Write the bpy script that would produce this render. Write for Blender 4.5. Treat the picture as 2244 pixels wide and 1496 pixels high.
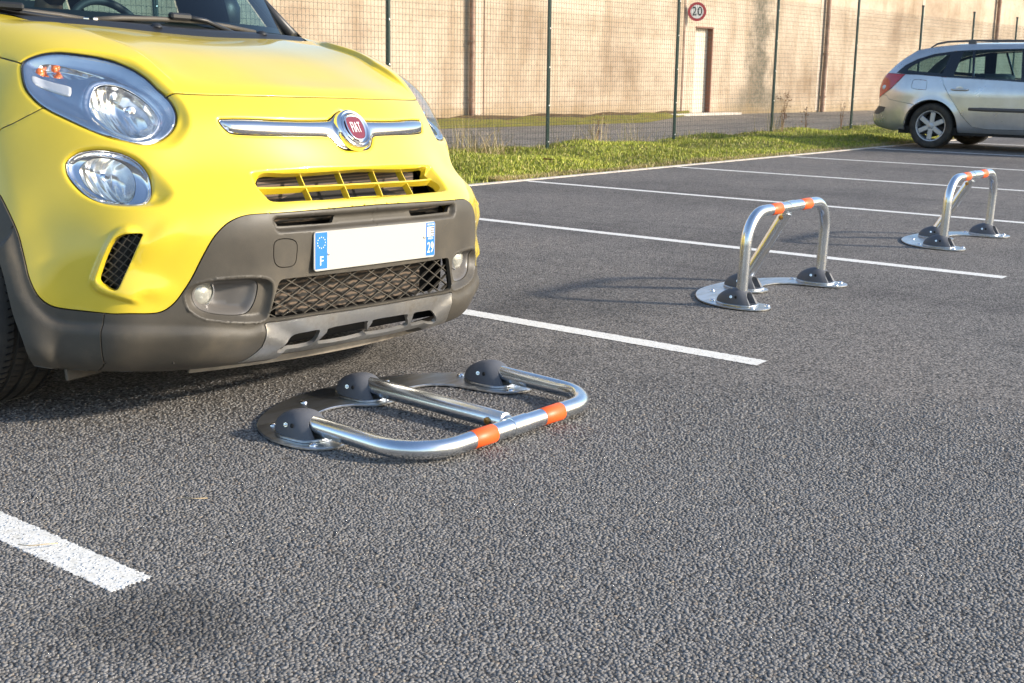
import bpy, math, random
import numpy as np
from mathutils import Vector, Matrix
from mathutils.geometry import delaunay_2d_cdt

for _o in list(bpy.data.objects): bpy.data.objects.remove(_o)
scene = bpy.context.scene
COL = scene.collection
rnd = random.Random(7)
nrs = np.random.RandomState(5)
R = math.radians

# ------------------------------------------------------------------ camera
cam_d = bpy.data.cameras.new('camera'); cam = bpy.data.objects.new('camera', cam_d); COL.objects.link(cam)
cam_d.sensor_width = 36.0; cam_d.lens = 44.09; cam_d.clip_start = .05; cam_d.clip_end = 3000
_yaw, _pit, _rol = .680367, -.213865, .014391
_d = Vector((math.cos(_pit)*math.cos(_yaw), math.cos(_pit)*math.sin(_yaw), math.sin(_pit)))
_r = _d.cross(Vector((0, 0, 1))).normalized(); _u = _r.cross(_d)
_r2 = _r*math.cos(_rol)+_u*math.sin(_rol); _u2 = -_r*math.sin(_rol)+_u*math.cos(_rol)
cam.matrix_world = Matrix(((_r2.x, _u2.x, -_d.x, -1.2876), (_r2.y, _u2.y, -_d.y, -1.9651), (_r2.z, _u2.z, -_d.z, .9719), (0, 0, 0, 1)))
cam_d.dof.use_dof = True; cam_d.dof.focus_distance = 3.9; cam_d.dof.aperture_fstop = 16
scene.camera = cam

# ------------------------------------------------------------------ sky and sun
SUN_AZ, SUN_EL = 29.0, 23.0            # azimuth from -y towards +x
sdir = Vector((math.cos(R(SUN_EL))*math.sin(R(SUN_AZ)), -math.cos(R(SUN_EL))*math.cos(R(SUN_AZ)), math.sin(R(SUN_EL))))
world = bpy.data.worlds.new('World'); scene.world = world; world.use_nodes = True
wn = world.node_tree; bg = wn.nodes['Background']
sky = wn.nodes.new('ShaderNodeTexSky'); sky.sky_type = 'NISHITA'; sky.sun_disc = False
sky.sun_elevation = R(SUN_EL); sky.sun_rotation = math.atan2(sdir.x, sdir.y)
sky.altitude = 50; sky.air_density = 1.0; sky.dust_density = 1.0; sky.ozone_density = 1.5
wn.links.new(sky.outputs[0], bg.inputs[0]); bg.inputs[1].default_value = .15
sun_d = bpy.data.lights.new('sun', 'SUN'); sun_d.energy = 3.6; sun_d.angle = R(3.5); sun_d.color = (1.0, .89, .74)
sun = bpy.data.objects.new('sun', sun_d); COL.objects.link(sun)
sun.rotation_euler = sdir.to_track_quat('Z', 'Y').to_euler(); sun.location = sdir*60
scene.view_settings.view_transform = 'Standard'; scene.view_settings.look = 'None'
scene.view_settings.exposure = .84; scene.view_settings.gamma = 1.0; scene.view_settings.use_curve_mapping = False
scene.render.engine = 'CYCLES'
scene.cycles.max_bounces = 8; scene.cycles.transparent_max_bounces = 24

# ------------------------------------------------------------------ materials
MATS = {}
def mat(name, col=(.5, .5, .5), rough=.5, metal=0.0, coat=0.0, coat_rough=.03, spec=.5, ior=None, emit=None):
    m = bpy.data.materials.new(name); m.use_nodes = True; MATS[name] = m
    b = m.node_tree.nodes['Principled BSDF']
    b.inputs['Base Color'].default_value = (*col, 1); b.inputs['Roughness'].default_value = rough
    b.inputs['Metallic'].default_value = metal; b.inputs['Coat Weight'].default_value = coat
    b.inputs['Coat Roughness'].default_value = coat_rough; b.inputs['Specular IOR Level'].default_value = spec
    if ior: b.inputs['IOR'].default_value = ior
    return m
def nd(m, t, **kw):
    n = m.node_tree.nodes.new(t)
    for k, v in kw.items():
        if k.startswith('i_'): n.inputs[k[2:].replace('_', ' ')].default_value = v
        else: setattr(n, k, v)
    return n
def lk(m, a, b): m.node_tree.links.new(a, b)
def bsdf(m): return m.node_tree.nodes['Principled BSDF']
def coords(m, scale=(1, 1, 1), kind='Object'):
    c = nd(m, 'ShaderNodeTexCoord'); mp = nd(m, 'ShaderNodeMapping'); mp.inputs['Scale'].default_value = scale
    lk(m, c.outputs[kind], mp.inputs[0]); return mp.outputs[0]
def world_pos(m, scale=(1, 1, 1)):
    c = nd(m, 'ShaderNodeNewGeometry'); mp = nd(m, 'ShaderNodeMapping'); mp.inputs['Scale'].default_value = scale
    lk(m, c.outputs['Position'], mp.inputs[0]); return mp.outputs[0]
def noise(m, vec, scale, detail=3, rough=.6):
    n = nd(m, 'ShaderNodeTexNoise'); n.inputs['Scale'].default_value = scale; n.inputs['Detail'].default_value = detail; n.inputs['Roughness'].default_value = rough
    lk(m, vec, n.inputs['Vector']); return n
def ramp(m, fac, stops):
    r = nd(m, 'ShaderNodeValToRGB'); e = r.color_ramp.elements
    while len(e) < len(stops): e.new(.5)
    for q, (p, c) in zip(e, stops): q.position = p; q.color = (*c, 1) if len(c) == 3 else c
    lk(m, fac, r.inputs[0]); return r.outputs[0]
def mix(m, fac, a, b, mode='MIX'):
    x = nd(m, 'ShaderNodeMix', data_type='RGBA', blend_type=mode)
    for s, v in ((x.inputs['Factor'], fac), (x.inputs['A'], a), (x.inputs['B'], b)):
        if hasattr(v, 'links') or hasattr(v, 'is_output'): lk(m, v, s)
        elif isinstance(v, (int, float)): s.default_value = v
        else: s.default_value = (*v, 1)
    return x.outputs['Result']
def math_n(m, op, a, b=0.0, c=0.0):
    x = nd(m, 'ShaderNodeMath', operation=op)
    for s, v in zip(x.inputs, (a, b, c)):
        if isinstance(v, (int, float)): s.default_value = v
        else: lk(m, v, s)
    return x.outputs[0]
def bump(m, h, strength=.3, dist=.01, nrm=None):
    b = nd(m, 'ShaderNodeBump'); b.inputs['Strength'].default_value = strength; b.inputs['Distance'].default_value = dist
    lk(m, h, b.inputs['Height'])
    if nrm is not None: lk(m, nrm, b.inputs['Normal'])
    return b.outputs[0]
def set_col(m, c): lk(m, c, bsdf(m).inputs['Base Color'])
def set_rough(m, c): lk(m, c, bsdf(m).inputs['Roughness'])
def set_nrm(m, c): lk(m, c, bsdf(m).inputs['Normal'])

# ------------------------------------------------------------------ object helpers
def tag(o, label=None, cat=None, group=None, kind=None):
    if label: o['label'] = label
    if cat: o['category'] = cat
    if group: o['group'] = group
    if kind: o['kind'] = kind
    return o
def empty(name, loc=(0, 0, 0), rz=0.0):
    o = bpy.data.objects.new(name, None); COL.objects.link(o); o.location = loc; o.rotation_euler = (0, 0, rz); o.empty_display_size = .2
    return o
def mesh_data(name, v, f, mats=(), smooth=True, fm=None, sharp=None):
    me = bpy.data.meshes.new(name); me.from_pydata([tuple(map(float, p)) for p in v], [], [tuple(int(i) for i in q) for q in f])
    for m in (mats if isinstance(mats, (list, tuple)) else [mats]): me.materials.append(MATS[m] if isinstance(m, str) else m)
    if fm is not None: me.polygons.foreach_set('material_index', np.asarray(fm, np.int32))
    if smooth is True: me.polygons.foreach_set('use_smooth', np.ones(len(me.polygons), bool))
    elif smooth is not False and smooth is not None: me.polygons.foreach_set('use_smooth', np.asarray(smooth, bool))
    if sharp: me.set_sharp_from_angle(angle=R(sharp))
    me.update(); return me
def link(name, me, parent=None, loc=None):
    o = bpy.data.objects.new(name, me); COL.objects.link(o)
    if parent: o.parent = parent
    if loc is not None: o.location = loc
    return o
def mob(name, v, f, m, parent=None, smooth=True, fm=None, sharp=None):
    return link(name, mesh_data(name, v, f, m, smooth, fm, sharp), parent)
class MB:
    """collects simple solids for one mesh"""
    def __init__(s): s.v = []; s.f = []
    def add(s, v, f):
        k = len(s.v); s.v += [tuple(p) for p in v]; s.f += [tuple(i+k for i in q) for q in f]; return s
    def box(s, c, d, M=None, bev=0.0):
        x, y, z = (q/2 for q in d)
        if bev > 0:
            b = min(bev, x*.9, y*.9, z*.9); vs = []; 
            for sz in (-1, 1):
                for (px, py) in ((-x+b, -y), (x-b, -y), (x, -y+b), (x, y-b), (x-b, y), (-x+b, y), (-x, y-b), (-x, -y+b)):
                    vs.append((px, py, sz*(z-b)))
            for sz in (-1, 1):
                for (px, py) in ((-x+b, -y+b), (x-b, -y+b), (x-b, y-b), (-x+b, y-b)): vs.append((px, py, sz*z))
            fs = [(i, (i+1) % 8, 8+(i+1) % 8, 8+i) for i in range(8)]
            t = 20; fs += [(20, 21, 22, 23), (19, 18, 17, 16)]
            for k, (o0, q0, fl) in enumerate(((8, 20, 1), (0, 16, -1))):
                for i, (e0, e1, q, q2) in enumerate(((0, 1, 0, 1), (2, 3, 1, 2), (4, 5, 2, 3), (6, 7, 3, 0))):
                    a = (o0+e0, o0+e1, q0+q2, q0+q); fs.append(a if fl > 0 else a[::-1])
                for e0, e1, q in ((1, 2, 1), (3, 4, 2), (5, 6, 3), (7, 0, 0)):
                    a = (o0+e0, o0+e1, q0+q); fs.append(a if fl > 0 else a[::-1])
        else:
            vs = [(a*x, b*y, c_*z) for c_ in (-1, 1) for a, b in ((-1, -1), (1, -1), (1, 1), (-1, 1))]
            fs = [(3, 2, 1, 0), (4, 5, 6, 7), (0, 1, 5, 4), (1, 2, 6, 5), (2, 3, 7, 6), (3, 0, 4, 7)]
        c = Vector(c)
        vs = [((M @ Vector(p)) if M is not None else Vector(p))+c for p in vs]
        return s.add(vs, fs)
    def tube(s, pts, r, n=8, cap=True, closed=False):
        P = [Vector(p) for p in pts]; m = len(P); rs = r if isinstance(r, (list, tuple)) else [r]*m
        up = None; rings = []
        for i in range(m):
            t = (P[(i+1) % m]-P[i-1]) if closed else (P[min(i+1, m-1)]-P[max(i-1, 0)])
            t = t.normalized() if t.length > 1e-9 else Vector((0, 0, 1))
            if up is None:
                up = Vector((0, 0, 1)) if abs(t.z) < .9 else Vector((1, 0, 0))
            up = (up-t*up.dot(t)).normalized(); sd = t.cross(up)
            rings.append([P[i]+(up*math.cos(2*math.pi*k/n)+sd*math.sin(2*math.pi*k/n))*rs[i] for k in range(n)])
        v = [p for g in rings for p in g]; f = []
        for i in range(m if closed else m-1):
            j = (i+1) % m
            for k in range(n): f.append((i*n+k, i*n+(k+1) % n, j*n+(k+1) % n, j*n+k))
        if cap and not closed: f += [tuple(range(n))[::-1], tuple((m-1)*n+k for k in range(n))]
        return s.add(v, [q[::-1] for q in f])
    def lathe(s, prof, n=24, M=None, c=(0, 0, 0)):
        """profile (r, h) revolved about local z"""
        v = []; f = []; c = Vector(c)
        for r, h in prof:
            for k in range(n):
                p = Vector((r*math.cos(2*math.pi*k/n), r*math.sin(2*math.pi*k/n), h)); v.append(((M @ p) if M is not None else p)+c)
        for i in range(len(prof)-1):
            for k in range(n): f.append((i*n+k, i*n+(k+1) % n, (i+1)*n+(k+1) % n, (i+1)*n+k))
        return s.add(v, f)
    def prism(s, poly, h0, h1, M=None, c=(0, 0, 0), bev=0.0):
        """closed outline (x, y) extruded from z=h0 to h1"""
        n = len(poly); c = Vector(c); rows = [(0, h0)]
        if bev: rows += [(0, h1-bev), (-bev, h1)]
        else: rows += [(0, h1)]
        P = np.array(poly, float); cen = P.mean(0); nx = np.roll(P, -1, 0)-np.roll(P, 1, 0); nn = np.stack([nx[:, 1], -nx[:, 0]], 1); nn /= np.linalg.norm(nn, axis=1, keepdims=True)+1e-12
        ar = np.sum(P[:, 0]*np.roll(P[:, 1], -1)-np.roll(P[:, 0], -1)*P[:, 1])
        if ar < 0: nn = -nn
        v = []
        for off, h in rows:
            for q in P+nn*off:
                p = Vector((q[0], q[1], h)); v.append(((M @ p) if M is not None else p)+c)
        f = []
        for i in range(len(rows)-1):
            for k in range(n):
                a = (i*n+k, i*n+(k+1) % n, (i+1)*n+(k+1) % n, (i+1)*n+k); f.append(a if ar > 0 else a[::-1])
        a = tuple(range(n)); b = tuple((len(rows)-1)*n+k for k in range(n))
        f += [a[::-1], b] if ar > 0 else [a, b[::-1]]
        return s.add(v, f)
    def build(s, name, m, parent=None, smooth=False, sharp=None):
        return mob(name, s.v, s.f, m, parent, smooth, None, sharp)
def copy_tree(o, parent=None):
    c = o.copy(); COL.objects.link(c); c.parent = parent
    for ch in list(o.children): copy_tree(ch, c)
    return c
def rot(ax, a): return Matrix.Rotation(a, 3, ax)
def catmull(pts, n=8, closed=True):
    P = np.array(pts, float); m = len(P); out = []
    for i in range(m if closed else m-1):
        if closed: a, b, c, d = P[i-1], P[i], P[(i+1) % m], P[(i+2) % m]
        else: a, b, c, d = P[max(i-1, 0)], P[i], P[i+1], P[min(i+2, m-1)]
        for k in range(n):
            t = k/n; out.append(.5*((2*b)+(c-a)*t+(2*a-5*b+4*c-d)*t*t+(3*b-a-3*c+d)*t**3))
    if not closed: out.append(P[-1])
    return np.array(out)
def text_mesh(body, size, shear=0.0):
    cu = bpy.data.curves.new('lettering', 'FONT'); cu.body = body; cu.size = size; cu.align_x = 'CENTER'; cu.align_y = 'CENTER'; cu.extrude = .0004; cu.space_character = 1.12
    cu.offset = .006*size
    ob = bpy.data.objects.new('lettering', cu); COL.objects.link(ob)
    dg = bpy.context.evaluated_depsgraph_get(); me = bpy.data.meshes.new_from_object(ob.evaluated_get(dg))
    bpy.data.objects.remove(ob); return me
# ------------------------------------------------------------------ setting materials
DARK_PATCHES = ((-.05, -.17, .19, .62), (2.9, 1.15, .5, .74), (5.2, 1.5, .8, .78), (7.5, 3.2, 1.0, .8))  # soft dark patches; the first paints shade into the foreground asphalt
def asphalt(name, lo, hi, scale=140.0, bstr=.8, tint=(1.03, .985, .94), rough=.8):
    m = mat(name, (.1, .1, .1), rough, spec=.35); p = world_pos(m)
    wob = noise(m, p, 60, 2); pv = nd(m, 'ShaderNodeVectorMath', operation='MULTIPLY_ADD')
    lk(m, wob.outputs['Color'], pv.inputs[0]); pv.inputs[1].default_value = (.006, .006, 0); lk(m, p, pv.inputs[2])
    v = nd(m, 'ShaderNodeTexVoronoi', feature='F1'); v.inputs['Scale'].default_value = scale; lk(m, pv.outputs[0], v.inputs['Vector'])
    v2 = nd(m, 'ShaderNodeTexVoronoi', feature='F1'); v2.inputs['Scale'].default_value = scale*2.3; lk(m, pv.outputs[0], v2.inputs['Vector'])
    sep = nd(m, 'ShaderNodeSeparateColor'); lk(m, v.outputs['Color'], sep.inputs[0])
    stone = ramp(m, sep.outputs[0], [(0, lo), (.45, tuple(.5*(a+b) for a, b in zip(lo, hi))), (.9, hi), (1, tuple(min(1, c*1.35) for c in hi))])
    gap = ramp(m, v.outputs['Distance'], [(.36, (1, 1, 1)), (.76, (.30, .30, .30))])
    col = mix(m, 1.0, stone, gap, 'MULTIPLY')
    big = noise(m, p, .55, 5, .65); col = mix(m, 1.0, col, ramp(m, big.outputs[0], [(.30, (.66, .66, .67)), (.5, (1, 1, 1)), (.72, (1.16, 1.13, 1.10))]), 'MULTIPLY')
    trk = noise(m, world_pos(m, (3.2, .28, 1)), .8, 4, .6); col = mix(m, 1.0, col, ramp(m, trk.outputs[0], [(.30, (.76, .76, .77)), (.46, (1, 1, 1))]), 'MULTIPLY')
    spk = noise(m, p, 38, 2, .5); col = mix(m, ramp(m, spk.outputs[0], [(.76, (0, 0, 0)), (.79, (1, 1, 1))]), col, (.42, .38, .30))
    mid = noise(m, p, 9, 3); col = mix(m, 1.0, col, ramp(m, mid.outputs[0], [(.3, (.86, .86, .86)), (.7, (1.12, 1.11, 1.10))]), 'MULTIPLY')
    if name == 'asphalt':   # soft dark patches in the colour; the foreground one is painted shade
        for (ox, oy, rad, k) in DARK_PATCHES:
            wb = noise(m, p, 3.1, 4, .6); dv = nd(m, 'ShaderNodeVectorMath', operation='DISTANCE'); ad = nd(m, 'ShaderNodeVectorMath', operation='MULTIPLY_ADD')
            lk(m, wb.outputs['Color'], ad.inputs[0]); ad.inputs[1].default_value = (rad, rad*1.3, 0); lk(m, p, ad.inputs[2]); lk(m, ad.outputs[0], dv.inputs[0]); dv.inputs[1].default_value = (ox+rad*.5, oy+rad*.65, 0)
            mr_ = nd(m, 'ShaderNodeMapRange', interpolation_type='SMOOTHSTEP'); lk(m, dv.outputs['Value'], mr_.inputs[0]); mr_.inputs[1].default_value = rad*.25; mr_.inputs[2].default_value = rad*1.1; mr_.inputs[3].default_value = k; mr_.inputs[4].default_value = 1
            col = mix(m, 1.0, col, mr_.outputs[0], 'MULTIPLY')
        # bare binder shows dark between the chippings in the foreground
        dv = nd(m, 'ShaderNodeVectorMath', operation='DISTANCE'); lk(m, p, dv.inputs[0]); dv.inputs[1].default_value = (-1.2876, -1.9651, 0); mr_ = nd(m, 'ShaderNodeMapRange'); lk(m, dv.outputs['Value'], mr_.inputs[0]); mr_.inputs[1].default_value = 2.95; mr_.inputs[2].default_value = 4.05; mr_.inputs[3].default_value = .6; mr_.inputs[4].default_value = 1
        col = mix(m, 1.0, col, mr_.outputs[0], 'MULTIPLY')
    col = mix(m, 1.0, col, tint, 'MULTIPLY'); set_col(m, col)
    h = math_n(m, 'ADD', math_n(m, 'MULTIPLY', v.outputs['Distance'], -1.0), math_n(m, 'MULTIPLY', v2.outputs['Distance'], -.35))
    h = math_n(m, 'ADD', h, math_n(m, 'MULTIPLY', sep.outputs[1], .7))
    set_nrm(m, bump(m, h, bstr, .006)); return m
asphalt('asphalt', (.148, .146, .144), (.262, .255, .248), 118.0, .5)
asphalt('road_asphalt', (.22, .205, .185), (.34, .315, .285), 60, .3)
m = mat('earth', (.09, .075, .045), .95); p = world_pos(m)
set_col(m, ramp(m, noise(m, p, 3, 6).outputs[0], [(.3, (.045, .05, .02)), (.5, (.09, .085, .04)), (.7, (.15, .11, .06))])); set_nrm(m, bump(m, noise(m, p, 25, 5).outputs[0], .8, .05))
m = mat('turf', (.2, .2, .05), .95); p = world_pos(m); set_col(m, ramp(m, noise(m, p, 5, 6).outputs[0], [(.3, (.13, .15, .03)), (.5, (.22, .22, .045)), (.7, (.30, .24, .09))])); set_nrm(m, bump(m, noise(m, p, 60, 4).outputs[0], 1, .03))
m = mat('verge_soil', (.1, .07, .04), .95); p = world_pos(m)
set_col(m, ramp(m, noise(m, p, 6, 6).outputs[0], [(.3, (.07, .045, .02)), (.55, (.16, .10, .045)), (.7, (.20, .16, .05))])); set_nrm(m, bump(m, noise(m, p, 18, 5).outputs[0], 1, .06))
m = mat('moss', (.2, .2, .03), .95); p = world_pos(m)
set_col(m, ramp(m, noise(m, p, 7, 5).outputs[0], [(.3, (.12, .12, .02)), (.5, (.24, .22, .025)), (.7, (.20, .13, .05))])); set_nrm(m, bump(m, noise(m, p, 40, 4).outputs[0], 1, .03))
m = mat('line_paint', (.8, .79, .75), .6); p = world_pos(m)
sp = noise(m, p, 170, 2, .5); sp2 = noise(m, p, 45, 3, .6)
pit = ramp(m, sp.outputs[0], [(.30, (.16, .16, .17)), (.37, (1, 1, 1))]); dirt = ramp(m, sp2.outputs[0], [(.3, (.86, .84, .80)), (.6, (1, 1, 1))])
set_col(m, mix(m, 1.0, mix(m, 1.0, (.80, .79, .75), pit, 'MULTIPLY'), dirt, 'MULTIPLY'))
v = nd(m, 'ShaderNodeTexVoronoi'); v.inputs['Scale'].default_value = 115; lk(m, p, v.inputs['Vector'])
set_nrm(m, bump(m, math_n(m, 'MULTIPLY', v.outputs['Distance'], -1), .15, .003))
m = mat('kerb_concrete', (.55, .50, .43), .9); p = world_pos(m)
set_col(m, ramp(m, noise(m, p, 14, 5).outputs[0], [(.3, (.42, .37, .31)), (.65, (.66, .60, .53))]))
# rendered wall: warm beige cement with rain streaks, bands, grey blotches
m = mat('wall_render', (.6, .5, .4), .92); p = world_pos(m)
n1 = noise(m, p, .55, 6, .65); n2 = noise(m, world_pos(m, (1.6, 1.6, .22)), 1.2, 6, .7); n3 = noise(m, world_pos(m, (.25, .25, 2.2)), .8, 5, .6); n4 = noise(m, p, 14, 4, .7)
c = ramp(m, n1.outputs[0], [(.30, (.33, .245, .172)), (.48, (.49, .395, .292)), (.68, (.60, .50, .388))])
c = mix(m, 1.0, c, ramp(m, n2.outputs[0], [(.32, (.76, .71, .64)), (.50, (1, 1, 1))]), 'MULTIPLY')
c = mix(m, 1.0, c, ramp(m, n3.outputs[0], [(.33, (.86, .83, .79)), (.5, (1, 1, 1))]), 'MULTIPLY')
c = mix(m, 1.0, c, ramp(m, n4.outputs[0], [(.25, (.80, .78, .76)), (.5, (1, 1, 1)), (.8, (1.06, 1.05, 1.04))]), 'MULTIPLY')
# the dark algae streak below a leaking gutter, right of the door
g = nd(m, 'ShaderNodeNewGeometry'); sx = nd(m, 'ShaderNodeSeparateXYZ'); lk(m, g.outputs['Position'], sx.inputs[0])
wob = noise(m, p, 2.2, 5, .7); xx = math_n(m, 'ADD', sx.outputs[0], math_n(m, 'MULTIPLY', math_n(m, 'SUBTRACT', wob.outputs[0], .5), 1.4))
dx = math_n(m, 'ABSOLUTE', math_n(m, 'SUBTRACT', xx, 27.15)); wid = math_n(m, 'ADD', .42, math_n(m, 'MULTIPLY', math_n(m, 'MAXIMUM', math_n(m, 'SUBTRACT', .75, sx.outputs[2]), 0), 1.5))
mk = nd(m, 'ShaderNodeMapRange', interpolation_type='SMOOTHSTEP'); lk(m, math_n(m, 'DIVIDE', dx, wid), mk.inputs[0]); mk.inputs[1].default_value = .2; mk.inputs[2].default_value = 1.5; mk.inputs[3].default_value = 1; mk.inputs[4].default_value = 0
stain = math_n(m, 'MULTIPLY', mk.outputs[0], ramp(m, n4.outputs[0], [(.3, (.55, .55, .55)), (.6, (1, 1, 1))]))
c = mix(m, math_n(m, 'MULTIPLY', stain, .9), c, (.085, .075, .05))
# splash-back dirt along the foot of the wall
lowm = nd(m, 'ShaderNodeMapRange', interpolation_type='SMOOTHSTEP'); lk(m, math_n(m, 'ADD', sx.outputs[2], math_n(m, 'MULTIPLY', wob.outputs[0], .5)), lowm.inputs[0]); lowm.inputs[1].default_value = .2; lowm.inputs[2].default_value = .62; lowm.inputs[3].default_value = .55; lowm.inputs[4].default_value = 0
c = mix(m, lowm.outputs[0], c, (.34, .24, .12)); set_col(m, c)
set_nrm(m, bump(m, noise(m, p, 30, 5).outputs[0], .35, .03))
mat('door_paint', (.66, .58, .46), .5); mat('door_frame', (.22, .09, .055), .6); mat('pale_patch', (.56, .46, .36), .9)
m = mat('rusty_pipe', (.20, .10, .06), .6); set_col(m, ramp(m, noise(m, world_pos(m), 5, 4).outputs[0], [(.35, (.20, .11, .07)), (.65, (.36, .23, .16))]))
mat('fence_green', (.008, .035, .028), .45); mat('wire_green', (.03, .05, .04), .6); mat('bolt_steel', (.7, .7, .7), .3, 1.0)
m = mat('grass', (.1, .15, .03), .6); at = nd(m, 'ShaderNodeAttribute', attribute_name='tint'); set_col(m, at.outputs[0]); bsdf(m).inputs['Subsurface Weight'].default_value = 0
mat('sign_white', (.78, .76, .72), .4); mat('sign_red', (.42, .035, .045), .4); mat('sign_black', (.012, .012, .014), .5); mat('sign_steel', (.45, .46, .47), .4, .9)

# ------------------------------------------------------------------ ground, road, painted lines
def sheet(name, x0, x1, y0, y1, z, m, nx=1, ny=1, zf=None):
    xs = np.linspace(x0, x1, nx+1); ys = np.linspace(y0, y1, ny+1)
    v = [(x, y, z+(zf(x, y) if zf else 0)) for y in ys for x in xs]
    f = [(j*(nx+1)+i, j*(nx+1)+i+1, (j+1)*(nx+1)+i+1, (j+1)*(nx+1)+i) for j in range(ny) for i in range(nx)]
    return mob(name, v, f, m)
tag(sheet('ground', -1500, 1500, -1500, 1500, -.06, 'earth'), kind='structure')
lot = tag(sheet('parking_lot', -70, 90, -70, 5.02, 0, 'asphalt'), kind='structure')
tag(sheet('road', -60, 120, 7.62, 18, -.02, 'road_asphalt'), kind='structure')
def painted_line(x, y0, y1, hw, z=.0016):
    v = []; f = []; n = max(4, int((y1-y0)/(.007 if abs(x) < 5.5 else .04))); ys = np.linspace(y0, y1, n+1)
    for i, y in enumerate(ys):
        a, b = (nrs.rand(2)-.5)*.0065; e = 0
        v += [(x-hw+a, y, z), (x+hw+b, y, z)]
    for k in range(2): v[k] = (v[k][0], v[k][1]+(nrs.rand()-.5)*.01, z)
    f = [(2*i, 2*i+1, 2*i+3, 2*i+2) for i in range(n)]
    o = mob('painted_line', v, f, 'line_paint', lot); return o
for k in range(0, 9): painted_line(2.5*k, 0.0, 4.985, .0445)
for k in range(-4, 0): painted_line(2.5*k, 0.0, 4.985, .0445)
kb = MB(); x = -40.0
tag(MB().box((25, 5.055, -.02), (130, .07, .055)).build('edge_kerb', 'kerb_concrete'), kind='structure')

# ------------------------------------------------------------------ grass strip
def hgt(x, y):
    e = np.clip((y-5.09)/.5, 0, 1)
    return .0+e*(.05+.05*np.sin(x*1.7+y)*np.sin(y*2.1-x*.6)+.03*np.sin(x*5.3+1)*np.sin(y*4.1))
gx = np.linspace(-12, 60, 361); gy = np.linspace(5.09, 7.66, 22)
gv = [(x, y, -.012+float(hgt(x, y))) for y in gy for x in gx]; nxg = len(gx)
tag(mob('grass_bank', gv, [(j*nxg+i, j*nxg+i+1, (j+1)*nxg+i+1, (j+1)*nxg+i) for j in range(len(gy)-1) for i in range(nxg-1)], 'turf'), kind='structure')
def blades(name, n, xs, ys, hl, hh, wid, cols, label, lean=.5, zf=hgt, clump=None, wts=None):
    X = xs[0]+(xs[1]-xs[0])*nrs.rand(n)**1.6; Y = ys[0]+(ys[1]-ys[0])*nrs.rand(n)
    if clump is not None:
        ci = nrs.randint(0, len(clump), n); c = np.array(clump); X = c[ci, 0]+nrs.randn(n)*c[ci, 2]; Y = c[ci, 1]+nrs.randn(n)*.10
    H = hl+(hh-hl)*nrs.rand(n); A = nrs.rand(n)*6.283; L = nrs.rand(n)*lean; B = nrs.rand(n)*6.283
    dx, dy = np.cos(A), np.sin(A); w = wid*(.6+.8*nrs.rand(n)); Z = zf(X, Y)-.012
    bx, by = np.cos(B)*L*H, np.sin(B)*L*H
    v = np.empty((n, 5, 3))
    for k, (s, t, bt) in enumerate(((-1, 0, 0), (1, 0, 0), (-.75, .55, .35), (.75, .55, .35), (0, 1, 1))):
        v[:, k, 0] = X+dx*w*s*.5+bx*bt; v[:, k, 1] = Y+dy*w*s*.5+by*bt; v[:, k, 2] = Z+H*t*np.sqrt(np.maximum(0, 1-.5*(L*t)**2))
    f = []
    idx = np.arange(n)*5
    tri = np.stack([np.stack([idx, idx+1, idx+3], 1), np.stack([idx, idx+3, idx+2], 1), np.stack([idx+2, idx+3, idx+4], 1)], 1).reshape(-1, 3)
    me = bpy.data.meshes.new(name); me.vertices.add(n*5); me.vertices.foreach_set('co', v.ravel())
    me.loops.add(len(tri)*3); me.loops.foreach_set('vertex_index', tri.ravel().astype(np.int32)); me.polygons.add(len(tri))
    me.polygons.foreach_set('loop_start', np.arange(len(tri), dtype=np.int32)*3); me.polygons.foreach_set('loop_total', np.full(len(tri), 3, np.int32))
    me.update(calc_edges=True)
    cols = np.array(cols); pk = nrs.choice(len(cols), n, p=wts); C = cols[pk]*(.7+.6*nrs.rand(n, 1))
    patch = .75+.5*(np.sin(X*2.3)*np.sin(Y*3.1+X)*.5+.5); C = C*patch[:, None]
    at = me.color_attributes.new('tint', 'FLOAT_COLOR', 'POINT'); at.data.foreach_set('color', np.concatenate([np.repeat(C, 5, 0), np.ones((n*5, 1))], 1).ravel())
    me.materials.append(MATS['grass']); o = link(name, me); tag(o, label, 'grass', kind='stuff'); return o
G = [(.27, .31, .03), (.36, .39, .045), (.44, .42, .07), (.18, .22, .025), (.52, .42, .16)]
blades('lawn_grass', 130000, (7.2, 34), (5.10, 7.6), .015, .045, .008, G, 'short green lawn grass between the parking lot and the wire fence', .8, wts=[.3, .28, .2, .14, .08])
blades('lawn_grass', 30000, (-4, 7.4), (5.10, 7.6), .03, .085, .008, G, 'short green lawn grass behind the yellow car', .8, wts=[.27, .26, .22, .13, .12])
D = [(.42, .32, .16), (.50, .40, .22), (.34, .25, .12), (.28, .24, .07)]
blades('dry_grass', 14000, (7.2, 34), (5.10, 5.22), .02, .06, .006, D, 'yellowed grass fringe along the edge of the asphalt', 1.0)
blades('straw_grass', 2200, (7.2, 36), (7.15, 7.75), .04, .11, .006, D+[(.16, .20, .03)], 'dry straw coloured grass under the wire fence', .9)
TUFT = [(9.2, 7.2, .16), (9.45, 7.15, .2), (9.6, 7.2, .12), (9.5, 7.25, .3), (11.5, 7.25, .2), (11.9, 7.3, .15), (12.8, 7.35, .15), (16.6, 7.35, .12)]
blades('tall_straw', 380, (0, 1), (0, 1), .10, .50, .005, D, 'tall bent straw stalks growing through the fence foot', 1.35, clump=TUFT)

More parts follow.
